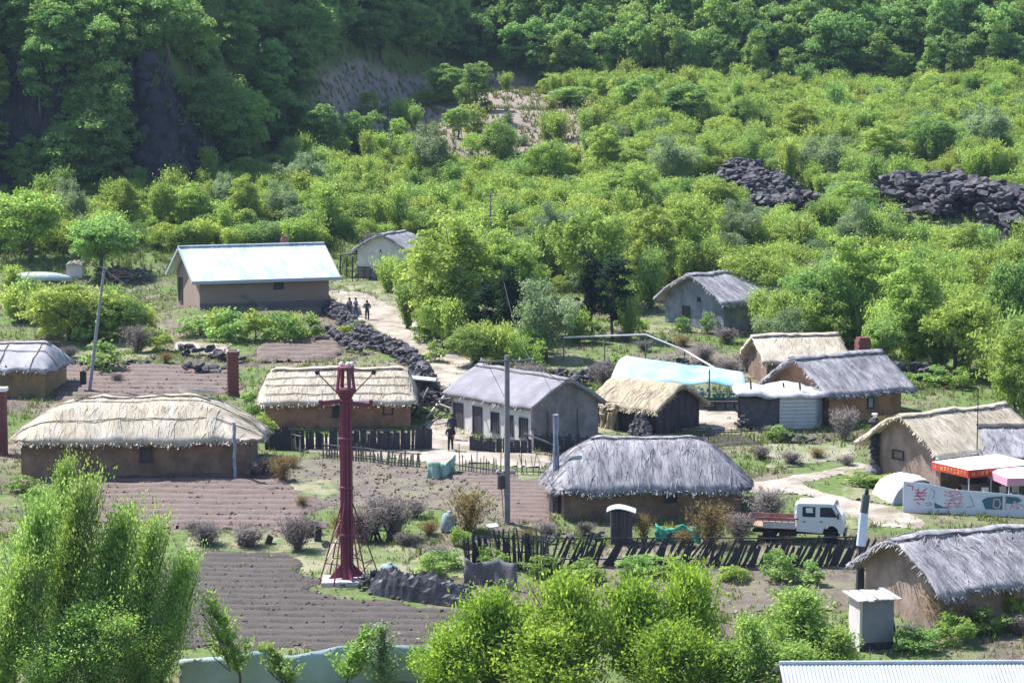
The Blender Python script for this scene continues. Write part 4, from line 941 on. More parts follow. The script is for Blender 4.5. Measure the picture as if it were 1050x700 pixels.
P1, p1, h1 = pole('utility_pole', 'tall grey utility pole carrying a small drum, standing in the middle of the village', 520, 538, 363, r=.17, m=mat('grey_pole', (.17,.16,.175,1), (.26,.24,.26,1), scale=2), arm=[(.35, 1.5)], box=1.95)
P2, p2, h2 = pole('utility_pole', 'leaning pale metal pole beside the sheeted ochre house at left', 91, 402, 273, lean=(.145, 0), r=.12, m=mat('pale_pole', (.30,.31,.35,1), (.22,.22,.25,1), scale=2))
b = MB(); b.box((-.35, -.05, 1.0), (.4, .3, .9)); b.build('meter_box', M_dark, P2)
b = MB(); b.beam((.9, -.1, h2+.05), (2.6, -.1, h2-1.2), .08); b.build('stay', M_wood, P2)
P3, p3, h3 = pole('utility_pole', 'thin utility pole rising from the green brush behind the village', 503, 262, 198, r=.1, arm=[(.3, .7), (2.2, .55)])
pole('thin_post', 'thin dark metal post in front of the tan thatch roof at right', 1001, 500, 398, r=.035, m=M_dark, cat='post')
pole('thin_post', 'short dark post standing in the dirt right of the rail fence', 803, 440, 412, r=.04, m=M_dark, cat='post') if False else None
def bark_flue(label, px, py, top, w_, m, cat='chimney', knots=9, jag=.04, base=None):
    p = W(px, py); s = proj(*p)[2]; h = (py-top)/s; t = thing('hollow_log_chimney', label, cat, p); rng = random.Random(px); b = MB(); pts = []; rr = []
    for i in range(knots+1): pts.append((rng.uniform(-jag, jag), rng.uniform(-jag, jag), -.2+(h+.2)*i/knots)); rr.append(w_*rng.uniform(.85, 1.15)*(1.15-.3*i/knots))
    b.tube(pts, rr, 9); b.build('flue', m, t)
    if base: b = MB(); b.tube([(0, 0, -.3), (0, 0, base[1]*.6), (0, 0, base[1])], [base[0], base[0]*.9, w_*1.1], 9); b.build('base', M_dark if len(base) < 3 else base[2], t)
    return t, p, h
M_bark_pale = mat('silvery_bark', (.30,.33,.43,1), (.13,.14,.18,1), scale=3, stretch=(1,1,.5), bump=.8)
bark_flue('silvery hollow-log chimney on a dark base at the left end of the round grey house', 570, 524, 424, .17, M_bark_pale, base=(.42, 1.6, mat('charred_mud', (.06,.055,.065,1), (.12,.11,.12,1), scale=3)))
bark_flue('thin blue-white flue pipe before the right end of the long tan-roofed house', 241, 492, 432, .10, mat('blue_white_bark', (.36,.40,.52,1), (.16,.17,.24,1), scale=2))
# segmented dark chimney at right, stacked rings
p = W(896, 487); t = thing('stacked_chimney', 'black notched chimney of stacked rings at the corner of the pinkish gabled house', 'chimney', p)
for k in range(12):
    b = MB(); b.lathe([(.20+.03*(k % 2), 0), (.26+.05*(k % 3), .05), (.25, .20), (.17, .27)], (random.uniform(-.04, .04), 0, .2+k*.265), 8); b.build('ring', M_dwood, t)
b = MB(); b.lathe([(.10, 0), (.12, .2), (.2, .24), (.16, .3)], (0, 0, 3.35), 8); b.build('top', M_white, t)
b = MB(); b.lathe([(.6, -.3), (.5, .3), (.25, .7)], (0, 0, 0), 9); b.build('base', M_mud_grey, t)
p = W(882, 608); s = proj(*p)[2]; t = thing('pipe_chimney', 'tilted chimney, pale blue with a dark top, beside the shaggy thatch house', 'chimney', p)
b = MB(); b.tube([(-.02, 0, -.3), (.0, 0, 2.3)], [.22, .17], 8); b.build('base', M_dwood, t)
b = MB(); b.tube([(.0, 0, 2.32), (.12, 0, 3.9)], [.24, .22], 10); b.build('lower_pipe', mat('pale_blue_pipe', (.42,.52,.66,1), (.55,.62,.72,1), scale=2, bump=.1), t)
b = MB(); b.tube([(.12, 0, 3.9), (.22, 0, 4.75)], [.2, .19], 10); b.build('upper_pipe', mat('dark_green_pipe', (.07,.09,.10,1), None), t)
b = MB(); b.tube([(.22, 0, 4.72), (.26, 0, 5.05)], [.12, .07], 6); b.build('tip', M_dark, t)
# square maroon post at the left edge
p = W(2, 466); s = proj(*p)[2]; t = thing('maroon_pillar', 'square maroon pillar at the very left edge beside the long tan-roofed house', 'pillar', p)
b = MB(); b.box((0, 0, 1.9), (.62, .62, 4.0)); b.build('shaft', mat('maroon_brick', (.17,.06,.065,1), (.12,.05,.055,1), scale=4), t); b = MB(); b.box((0, 0, 4.0), (.8, .8, .22)); b.build('cap', M_white, t)

# wires
def wire(label, a, b_, sag, r=.018):
    a, b_ = Vector(a), Vector(b_); m = MB(); m.tube([a.lerp(b_, i/14)-Vector((0, 0, sag*4*(i/14)*(1-i/14))) for i in range(15)], r, 4, cap=False)
    o = m.build('power_line', mat('wire', (.10,.10,.11,1), None, bump=0)); tag(o, label, 'cable')
top1 = p1+Vector((0, -.1, h1-.3)); top3 = p3+Vector((0, 0, h3-.4)); 
wire('thin cable strung from the tall middle pole down to the ridge of the white house', top1+Vector((-1.3, 0, 0)), world_pt(whites, -4.5, .4, 4.3), .25)
wire('long cable from the tall middle pole up to the pole in the brush', top1+Vector((1.2, 0, .1)), top3, 2.2, .014)
wire('thin cable drooping from the tall middle pole towards the log chimney', top1+Vector((1.4, 0, 0)), W(640, 470)+Vector((0, 0, 3.4)), .6)

# pale water pipe on posts
q = [W(578, 372)+Vector((0, 0, 1.9)), W(662, 372)+Vector((0, 0, 2.1)), W(702, 376)+Vector((0, 0, 1.2)), W(752, 398)+Vector((0, 0, .65))]
t = thing('water_pipe', 'long bent white pipe on posts running above the blue-white awning', 'pipe', q[0]); b = MB(); b.tube([v-q[0] for v in q], .065, 8); b.build('pipe', M_white, t)
for v in q+[q[0].lerp(q[1], .5)]:
    g = Vector((v.x, v.y, G(v.x, v.y)-.2)); b = MB(); b.tube([g-q[0], v-q[0]], .05, 5); b.build('post', M_wood, t)

# ------------------------------------------------------------ fences
def fence(name, label, pts, h, step, wd, m, lean=0, var=.2, rails=(.35, .8), stake='stake', th=.04, skip=0, rag=.15):
    """every stake an object; pts are ground points"""
    t = thing(name, label, 'fence', pts[0]); rng = random.Random(len(label)+len(pts)); meshes = []
    for k in range(4):
        b = MB(); hh = h*(1-var/2+var*k/3); b.add([(-wd/2, -th/2, 0), (wd/2, -th/2, 0), (wd/2, th/2, 0), (-wd/2, th/2, 0), (-wd*.42, -th/2, hh), (wd*.42, -th/2, hh*(.93+.02*k)), (wd*.4, th/2, hh*(.93+.02*k)), (-wd*.42, th/2, hh)],
            [(0,1,5,4), (1,2,6,5), (2,3,7,6), (3,0,4,7), (4,5,6,7)]); me = bpy.data.meshes.new(stake); me.from_pydata(b.v, [], b.f); me.materials.append(m); meshes.append(me)
    for a, b_ in zip(pts, pts[1:]):
        d = b_-a; n = max(1, int(d.xy.length/step)); ang = math.atan2(d.y, d.x)
        for i in range(n):
            if rng.random() < skip: continue
            u = (i+rng.uniform(.3, .7))/n; x, y = a.x+d.x*u, a.y+d.y*u; o = link(stake, rng.choice(meshes), t, Vector((x, y, G(x, y)-.15))-t.location)
            o.rotation_euler = (rng.uniform(-.06, .06), lean+rng.gauss(0, rag), ang); s = rng.uniform(.8, 1.25); o.scale = (s, 1, rng.uniform(.85, 1.1))
        for r in rails:
            mb = MB(); z0 = G(a.x, a.y)+h*r; z1 = G(b_.x, b_.y)+h*r; mb.beam(Vector((a.x, a.y, z0))-t.location+Vector((0, .05, 0)), Vector((b_.x, b_.y, z1))-t.location+Vector((0, .05, 0)), .06); mb.build('rail', m, t)
    return t
def G3(px, py): return W(px, py)
M_dpost = mat('blackened_stake', (.022,.022,.028,1), (.085,.08,.092,1), scale=1.5, stretch=(1,1,.3), bump=.6)
fence('stake_fence', 'curved fence of dark upright stakes left of the leaning paling fence', [G3(478, 588), G3(492, 582), G3(545, 584), G3(566, 590)], 1.95, .10, .10, M_dpost, lean=-.03, rag=.08, rails=(.45, .8))
fence('stake_fence', 'long fence of dark slanting palings below the round grey house', [G3(562, 582), G3(640, 582), G3(722, 582)], 1.75, .135, .125, M_dpost, lean=.45, rag=.14, rails=(.25, .85))
fence('stake_fence', 'fence of dark slanting palings just below the white truck', [G3(724, 583), G3(800, 584), G3(882, 582)], 1.7, .15, .15, M_dpost, lean=.42, rag=.08, rails=(.12, .92))
fence('plank_fence', 'dark plank fence along the front of the flat-roofed tan thatch house', [G3(272, 461), G3(330, 462), G3(400, 463), G3(443, 461)], 1.5, .2, .235, M_dpost, rag=.02, var=.08, rails=(.2, .85), stake='plank')
fence('picket_gate', 'small pale picket gate between the two tan-roofed houses', [G3(284, 458), G3(309, 464)], 1.05, .17, .08, M_wood, rag=.03, rails=(.2, .95), stake='picket')
fence('picket_fence', 'grey picket fence sloping down behind the red tower', [G3(330, 470), G3(375, 474), G3(400, 478), G3(432, 480)], 1.0, .19, .1, M_wood, rag=.07, var=.3, rails=(.25, .85), stake='picket')
fence('plank_fence', 'short dark plank fence below the white house openings', [G3(482, 463), G3(515, 465), G3(545, 466)], 1.05, .2, .235, M_dpost, rag=.02, var=.06, stake='plank')
fence('plank_fence', 'dark plank fence under the gable of the white house', [G3(548, 462), G3(606, 464)], 1.1, .2, .23, M_dpost, rag=.04, var=.2, stake='plank')
fence('stick_fence', 'thin see-through fence of uneven sticks below the white house', [G3(470, 483), G3(515, 489), G3(568, 490)], 1.35, .2, .045, M_wood, rag=.12, var=.5, rails=(.25,), stake='stick')
fence('rail_fence', 'low dark rail fence in the field right of the round grey roof', [G3(700, 452), G3(748, 455), G3(790, 452)], .8, 1.8, .07, M_dpost, rag=.03, rails=(.9,), stake='post')
fence('picket_fence', 'row of thin dark posts in front of the far white gabled house', [G3(352, 290), G3(400, 288)], 1.3, .5, .07, M_dwood, rag=.06, stake='post')
fence('stake_fence', 'broken fence of old posts along the foot of the ridged field', [G3(190, 562), G3(262, 560), G3(340, 555)], 1.1, 1.3, .3, M_dpost, rag=.2, rails=(), stake='stump', th=.3, var=.5)
fence('stake_fence', 'dark thicket-bound stakes right of the red tower', [G3(362, 552), G3(405, 556)], 1.6, .2, .12, M_dpost, rag=.2, stake='stake')
# leaning plank propped on the fence
p = W(560, 466); o = MB(); o.beam((-1.3, 0, 1.3), (.9, .2, .4), .22, .08); o = o.build('leaning_plank', M_wood, loc=p); tag(o, 'loose grey plank leaning on the dark fence under the white house gable', 'plank')

# netting, bags, loose things
def drape(name, label, cat, pts, h, m, seed=1, ripple=.15, thick=.03):
    """a hung or crumpled sheet along ground points"""
    loc = pts[0]; b = MB(); n = 8*(len(pts)-1)+1; rows = 7; rng = random.Random(seed); hs = [h*(.75+.5*float(vnoise(i*1.0, seed, 3.1, seed))) for i in range(n)]
    for i in range(n):
        k = min(int(i/8), len(pts)-2); a = pts[k].lerp(pts[k+1], i/8-k); g = G(a.x, a.y)-.05
        for j in range(rows): u = j/(rows-1); b.v.append((a.x-loc.x+rng.uniform(-.04, .04), a.y-loc.y+ripple*math.sin(i*1.1+u*2)+rng.uniform(-.05, .05), g-loc.z+hs[i]*u))
    b.f = [(i*rows+j, (i+1)*rows+j, (i+1)*rows+j+1, i*rows+j+1) for i in range(n-1) for j in range(rows-1)]; b.t = [.5]*len(b.f)
    o = b.build(name, m, loc=loc, smooth=True); o.modifiers.new('th', 'SOLIDIFY').thickness = thick; return tag(o, label, cat)
M_tnet = mat('green_net', (.24,.42,.36,1), (.38,.55,.50,1), scale=4, bump=.8, bscale=6)
drape('green_net', 'pale green netting hung on the stick fence beside the lane', 'netting', [W(438, 492), W(455, 491), W(467, 484)], 1.0, M_tnet, 2, .25)
drape('green_net', 'bunched bright green netting on the fence before the round grey house', 'netting', [W(672, 556), W(695, 555), W(718, 556)], .85, mat('vivid_green_net', (.03,.30,.22,1), (.08,.42,.33,1), scale=4, bump=.8, bscale=6), 5, .3)
Mps = mat('pale_blue_sheet', (.34,.44,.47,1), (.42,.50,.53,1), scale=.8, rough=.5, bump=.4, bscale=1.5)
drape('plastic_sheet', 'long pale blue plastic sheet hung as a fence at the bottom, behind the saplings', 'sheeting', [W(184, 702), W(250, 704), W(330, 704), W(400, 702), W(470, 700)], 1.5, Mps, 9, .12)
def bag(label, px, py, sx, sz, m, rz=0):
    p = W(px, py); b = MB(); n = 10; pr = [(0, .0), (.9, .02), (1, .15), (.97, .5), (.93, .82), (.7, .93), (.25, .97), (.3, 1.05), (0, 1.05)]; b.lathe([(r*sx/2+.001, z*sz) for r, z in pr], (0, 0, 0), n)
    b.v = [(x*(1+.3*(float(vnoise(x*9+px, z*9, .8, 3))-.5)), y*(1+.3*(float(vnoise(y*9, z*9+px, .8, 4))-.5))*.8, z) for x, y, z in b.v]
    o = b.build('filled_sack', m, loc=p, smooth=True); o.rotation_euler = (0, .1, rz); return tag(o, label, 'sack')
Mbag = mat('woven_plastic', (.40,.50,.53,1), (.22,.29,.31,1), scale=4, bump=.7)
bag('bulging blue-grey sack on the waste ground below the rust-coloured bush', 459, 545, .85, 1.05, Mbag)
bag('small white sack next to the bulging blue-grey sack', 468, 525, .4, .45, M_white)
bag('magenta sack on the grass at the left corner of the long tan-roofed house', 27, 498, .9, .4, mat('magenta_cloth', (.42,.08,.25,1), (.5,.2,.35,1), scale=3))
for lab, px, py, sx, sy, m in (('flat white board lying on the grass left of the middle pole', 505, 541, .55, .4, M_white), ('weathered pale board on the ground in the far grass by the path', 396, 308, 1.0, .5, M_wood), ('pale board on the rubble above the curved stake fence', 548, 553, .6, .25, M_wood)):
    p = W(px, py); b = MB(); b.box((0, 0, .12), (sx, sy, .04), M=Matrix.Rotation(.25, 3, 'X') @ Matrix.Rotation(.4, 3, 'Z')); o = b.build('board', m, loc=p); tag(o, lab, 'board')
# heap under black sheeting
def heap(label, pts, w_, h, m, seed):
    loc = pts[0]; b = MB(); n = 30; P = []; rng = random.Random(seed)
    for i in range(n+1):
        u = i/n*(len(pts)-1); k = min(int(u), len(pts)-2); a = pts[k].lerp(pts[k+1], u-k); e = math.sin(math.pi*min(1, max(0, i/n)))**.4
        for j in range(13):
            t = -1+2*j/12; z = h*e*(1-t*t)**.6*(.45+.6*float(vnoise(a.x+t, a.y+t*2, .8, seed))+.5*float(vnoise(a.x*1.3+t*3, a.y+t*5, .35, seed+1))); x, y = a.x+rng.uniform(-.05, .05), a.y+t*w_*(.4+.6*e); b.v.append((x-loc.x, y-loc.y, G(x, y)-.05+z-loc.z))
    b.f = [(i*13+j, (i+1)*13+j, (i+1)*13+j+1, i*13+j+1) for i in range(n) for j in range(12)]; b.t = [.5]*len(b.f)
    return tag(b.build('sheeted_heap', m, loc=loc, smooth=False), label, 'heap')
M_blk = mat('black_sheeting', (.025,.025,.032,1), (.07,.07,.08,1), scale=2, rough=.45, bump=.8, bscale=4)
heap('long low heap covered in crumpled black sheeting, right of the red tower base', [W(378, 606), W(420, 612), W(490, 622)], .8, 1.15, M_blk, 4)
bag('small upright bundle wrapped in pale sheeting at the top of the black heap', 398, 596, .9, .9, Mbag)
drape('roof_felt', 'sagging dark felt sheet over rails left of the curved stake fence', 'sheeting', [W(476, 598), W(505, 600), W(530, 606)], 1.25, mat('grey_felt', (.10,.10,.11,1), (.17,.165,.175,1), scale=2, bump=.6), 12, .1)

# ------------------------------------------------------------ stone walls, outcrops
def path3(*pp): return [W(a, b) for a, b in pp]
rubble('stone_wall', 'loose wall of dark boulders below the barn, left part with the big stones', path3((184, 364), (206, 366), (246, 372)), .9, .9, .55, 7, nbig=45)
rubble('stone_wall', 'lower row of dark boulders along the brown field edge', path3((184, 378), (212, 384), (250, 384)), .6, .6, .5, 6, nbig=30)
rubble('stone_wall', 'long heaped wall of dark stones running downhill beside the dirt path', path3((332, 316), (352, 332), (372, 350), (400, 362), (424, 376), (438, 396)), 1.0, 1.25, .42, 26, nbig=90)
rubble('stone_wall', 'dark stone wall continuing under the far house garden', path3((336, 345), (355, 356), (372, 364)), .8, .8, .4, 16, nbig=30)
rubble('rubble_heap', 'black heap of rubble and beams between the tan house and the white house', path3((436, 412), (455, 414), (470, 418)), 2.0, 1.1, .42, 30, 'rubble', nbig=50)
rubble('stone_wall', 'low wall of dark stones behind the blue-white awning', path3((598, 392), (622, 380), (680, 377), (760, 388)), .9, .8, .38, 12, nbig=60)
rubble('stone_wall', 'dark bank of stones under the pale round willow', path3((520, 392), (560, 388), (600, 396)), 1.2, .9, .4, 14, nbig=40)
rubble('stone_wall', 'scattered stones in front of the corrugated shed', path3((800, 452), (825, 456), (850, 452)), .7, .5, .4, 6, nbig=16)
rubble('stone_wall', 'dark stones heaped behind the grey thatch house at right', path3((905, 392), (940, 388), (985, 396)), 1.6, 1.3, .5, 9, nbig=40)
rubble('stone_wall', 'low heap of stones by the pale waste ground above the curved fence', path3((530, 556), (590, 556), (625, 552)), 1.0, .4, .3, 9, nbig=24)
rubble('rubble_heap', 'dark debris and stones behind the leaning pole at left', path3((100, 285), (130, 283), (150, 290)), 2.0, 1.0, .45, 9, 'rubble', nbig=36)
rubble('rubble_heap', 'dark stones and debris piled against the black-sheeted heap', path3((380, 600), (430, 608), (485, 618)), 1.5, .8, .38, 14, 'rubble', nbig=40)
rubble('stone_wall', 'dark stones along the left edge of the brown field', path3((60, 372), (110, 378), (165, 372)), .6, .4, .35, 6, nbig=26)
rubble('rock_outcrop', 'dark broken rock outcrop in the brush, the smaller one above the hillside', path3((742, 184), (765, 188), (790, 204), (815, 222)), 6.0, 2.0, .85, 34, 'rocks', nbig=180)
rubble('rock_outcrop', 'big black rock outcrop at the right edge of the hillside', path3((928, 212), (960, 208), (1010, 222), (1075, 232)), 9.0, 3.2, 1.0, 46, 'rocks', nbig=290)
rubble('rock_outcrop', 'few pale rocks showing between the trees behind the dark conifers', path3((546, 278), (562, 281)), 1.0, .9, 1.0, 2, 'rocks', nbig=12)

t = thing('cliff_rocks', 'dark blue-grey rock ledges on the cliff face at upper left', 'rocks', Vector((-42, 250, G(-42, 250)))); rng = random.Random(77)
LEDGE = [stone_mesh(50+s, 'ledge', mat('cliff_rock', (.02,.021,.028,1), (.05,.049,.06,1), scale=2, bump=.9, bscale=4)) for s in range(5)]
for k in range(150):
    x = rng.uniform(-56, -33.5); y = 248+84*float(sstep(-37, -6, x))+rng.uniform(-1.0, 4.2); o = link('ledge', LEDGE[k % 5], t, Vector((x, y, G(x, y)))-t.location)
    s = rng.choice((.8, 1.2, 1.8, 2.6)); o.scale = (s*rng.uniform(.6, 1.3), s*.6, s*rng.uniform(.8, 1.9)); o.rotation_euler = (rng.uniform(-.3, .3), rng.uniform(-.5, .5), rng.uniform(-.5, .5))
# old wreck and boards at far left
def wreck():
    p = W(40, 290); t = thing('boat_hull', 'long pale green upturned boat-like hull lying in the weeds at far left', 'boat', p, -.06)
    b = MB(); P = []; n = 16
    for i in range(n+1):
        u = -1+2*i/n; r = (1-abs(u)**2.6)
        for j in range(9): a = math.pi*j/8; P.append((u*3.1, -.75*math.cos(a)*(.2+.8*r), .25+.75*math.sin(a)*(.35+.65*r)))
    b.add(P, [(i*9+j, (i+1)*9+j, (i+1)*9+j+1, i*9+j+1) for i in range(n) for j in range(8)]); o = b.build('hull', mat('pale_green_paint', (.34,.42,.40,1), (.44,.5,.48,1), scale=2, rough=.4), t, smooth=True); o.modifiers.new('th', 'SOLIDIFY').thickness = .05
    b = MB(); b.beam((-3, -.7, .2), (3, -.75, .2), .1); b.build('gunwale', M_dwood, t)
wreck()
t = thing('white_hoarding', 'small weathered white hut end behind the weeds at far left', 'hut', W(76, 285)); 
b = MB(); b.prism([(-.7, -.2), (.7, -.2), (.75, 1.0), (0, 1.5), (-.7, 1.2)], 0, .9); b.build('wall', M_lime, t)
for k in range(4): b = MB(); b.box((0, 0, 0), (.3, 2.0, .05)); o = b.build('roof_board', M_wood, t, loc=(-.55+k*.38, .5, 1.45-.08*abs(k-1.5))); o.rotation_euler = (.1, .3*(1 if k > 1 else -1), 0)
t = thing('lumber_heap', 'tangle of broken beams and boards behind the leaning pole', 'lumber', W(122, 290)); rng = random.Random(8)
for k in range(16):
    b = MB(); b.box((0, 0, 0), (rng.uniform(1, 2.4), .16, .08)); o = b.build('board', rng.choice((M_wood, M_dwood, M_dwood, M_mud_red)), t, loc=(rng.uniform(-1.8, 2), rng.uniform(-1, 1), rng.uniform(.2, 1.3))); o.rotation_euler = (rng.uniform(-.3, .3), rng.uniform(-.7, .7), rng.uniform(-1, 1))
t = thing('lumber_heap', 'jumble of broken dark beams between the tan house and the white house', 'lumber', W(448, 432)); rng = random.Random(9)
for k in range(26):
    b = MB(); b.box((0, 0, 0), (rng.uniform(.9, 2.0), .12, .10)); o = b.build('beam', rng.choice((M_wood, M_dwood, M_dwood, M_lime)), t, loc=(rng.uniform(-1.6, 1.2), rng.uniform(-1, 2.5), rng.uniform(.1, 1.6))); o.rotation_euler = (rng.uniform(-.3, .3), rng.uniform(-1, 1), rng.uniform(-1, 1))
t = thing('leaning_sheet_shelter', 'dark open shelter with a pale flat roof at the right end of the tan house', 'shelter', W(434, 412))
b = MB(); b.box((0, .3, 1.55), (1.7, 1.6, .08), M=Matrix.Rotation(.1, 3, 'Y')); b.build('roof_sheet', M_lime, t)
for x in (-.6, .6): b = MB(); b.tube([(x, -.3, -.2), (x, -.3, 1.5)], .06, 6); b.build('post', M_dwood, t)
b = MB(); b.box((0, .9, .7), (1.3, .08, 1.5)); b.build('back_wall', M_dwood, t)

# ------------------------------------------------------------ truck
def truck():
    p = W(868, 556); q = W(766, 551); d = (p-q); th = math.atan2(d.y, d.x); t = thing('truck', 'white crew-cab flatbed truck with red-railed bed, parked by the dirt track', 'truck', (p+q)/2, th); t.location.z += .0
    Mw = mat('truck_white', (.62,.64,.70,1), (.56,.58,.64,1), scale=1, rough=.35, bump=.03, spec=.5); Mr = mat('truck_red', (.19,.06,.06,1), (.30,.19,.17,1), scale=3, rough=.6)
    Mk = mat('tyre_rubber', (.02,.02,.022,1), None, rough=.9, bump=.1); w2 = .84
    # cab profile, facing +x
    prof = [(.05, .62), (.05, 1.30), (.06, 2.02), (.14, 2.10), (1.75, 2.13), (1.95, 2.08), (2.36, 1.42), (2.44, 1.25), (2.46, .60), (2.22, .55), (2.16, .80), (1.96, .95), (1.66, .95), (1.46, .80), (1.40, .55)]
    b = MB(); b.prism(prof, -w2, w2); o = b.build('cab', Mw, t); bv = o.modifiers.new('bev', 'BEVEL'); bv.width = .04; bv.segments = 2
    for sy in (-1, 1):
        y = sy*(w2+.006)
        def panel(nm, poly, m, parent=t, off=0):
            c = MB(); c.prism(poly, y+sy*off-.006, y+sy*off+.006); return c.build(nm, m, parent)
        rd = panel('door', [(.30, .66), (1.10, .66), (1.10, 2.0), (.30, 2.0)], Mw); panel('window', [(.36, 1.40), (1.03, 1.40), (1.03, 1.93), (.36, 1.93)], M_glass, rd, .008); panel('handle', [(.38, 1.12), (.54, 1.12), (.54, 1.17), (.38, 1.17)], M_dark, rd, .014)
        fd = panel('door', [(1.16, .98), (1.52, .98), (2.30, 1.0), (2.30, 1.36), (1.92, 2.0), (1.16, 2.0)], Mw); panel('window', [(1.26, 1.42), (2.16, 1.42), (1.86, 1.93), (1.26, 1.93)], M_glass, fd, .008); panel('handle', [(1.24, 1.15), (1.40, 1.15), (1.40, 1.20), (1.24, 1.20)], M_dark, fd, .014)
        c = MB(); c.box((2.2, sy*(w2+.16), 1.5), (.08, .14, .28)); c.build('mirror', M_dark, t)
    c = MB(); c.prism([(.55, 1.62), (.9, 1.62), (.88, 1.88), (.53, 1.86)], -w2-.028, -w2-.022); c.build('window_notice', M_white, t)
    # windscreen on the raked front
    c = MB(); a0, a1 = Vector((1.985, 0, 2.04)), Vector((2.345, 0, 1.46)); nrm = Vector((.58, 0, .36)).normalized()*.03
    c.add([a0+nrm+Vector((0, -w2+.12, 0)), a0+nrm+Vector((0, w2-.12, 0)), a1+nrm+Vector((0, w2-.1, 0)), a1+nrm+Vector((0, -w2+.1, 0)), a0+Vector((0, -w2+.12, 0)), a0+Vector((0, w2-.12, 0)), a1+Vector((0, w2-.1, 0)), a1+Vector((0, -w2+.1, 0))], [(3,2,1,0), (0,1,5,4), (1,2,6,5), (2,3,7,6), (3,0,4,7)]); c.build('windscreen', M_glass, t)
    for sy in (-.6, .6): c = MB(); c.tube([(2.44, sy, .92), (2.49, sy, .92)], .1, 10); c.build('headlight', M_white, t)
    c = MB(); c.box((2.5, 0, .52), (.12, 1.66, .2)); c.build('bumper', M_dark, t)
    c = MB(); c.box((0, -.35, .50), (4.5, .1, .16)); c.box((0, .35, .50), (4.5, .1, .16)); c.box((-.4, -.55, .45), (.9, .3, .26)); c.build('chassis', M_dark, t)
    # bed: floor, far side up in red, near side short and white-grey, open rear corner, red rack
    c = MB(); c.box((-1.25, 0, .78), (2.5, 1.72, .09)); c.build('bed_floor', mat('bed_plank', (.34,.24,.17,1), (.27,.19,.14,1), scale=3), t)
    c = MB(); c.box((-1.25, .86, 1.02), (2.5, .05, .40)); c.build('side_board', Mr, t)
    c = MB(); c.box((-.83, -.88, .92), (1.68, .05, .34)); c.build('side_board', mat('board_grey', (.42,.40,.40,1), (.5,.47,.46,1), scale=2), t)
    c = MB(); c.box((-2.5, 0, 1.02), (.05, 1.66, .40)); c.build('tailgate', Mr, t)
    for k in range(7): c = MB(); c.box((-.03-k*.33, -.86, 1.18), (.05, .05, .22)); c.build('rail_post', Mr, t)
    c = MB(); c.box((-.9, -.86, 1.27), (2.1, .06, .08)); c.build('rail', Mr, t)
    for y in (-.8, -.4, 0, .4, .8): c = MB(); c.tube([(-.04, y, .82), (-.04, y, 1.95)], .025, 5); c.build('rack_bar', M_white, t)
    for z in (1.5, 1.95): c = MB(); c.tube([(-.04, -.82, z), (-.04, .82, z)], .03, 5); c.build('rack_rail', M_white, t)
    for x in (1.81, -1.35):
        for sy in (-1, 1):
            g = MB(); g.lathe([(.20, -.1), (.33, -.1), (.35, -.06), (.35, .06), (.33, .1), (.20, .1)], (0, 0, 0), 18); o = g.build('wheel', Mk, t, loc=(x, sy*.72, .34)); o.rotation_euler = (math.pi/2, 0, 0)
            g = MB(); g.lathe([(.02, -.07), (.2, -.085), (.21, 0), (.2, .085), (.02, .07)], (0, 0, 0), 12); g.build('rim', mat('rim_grey', (.25,.25,.27,1), None), o)
    return t
truck()

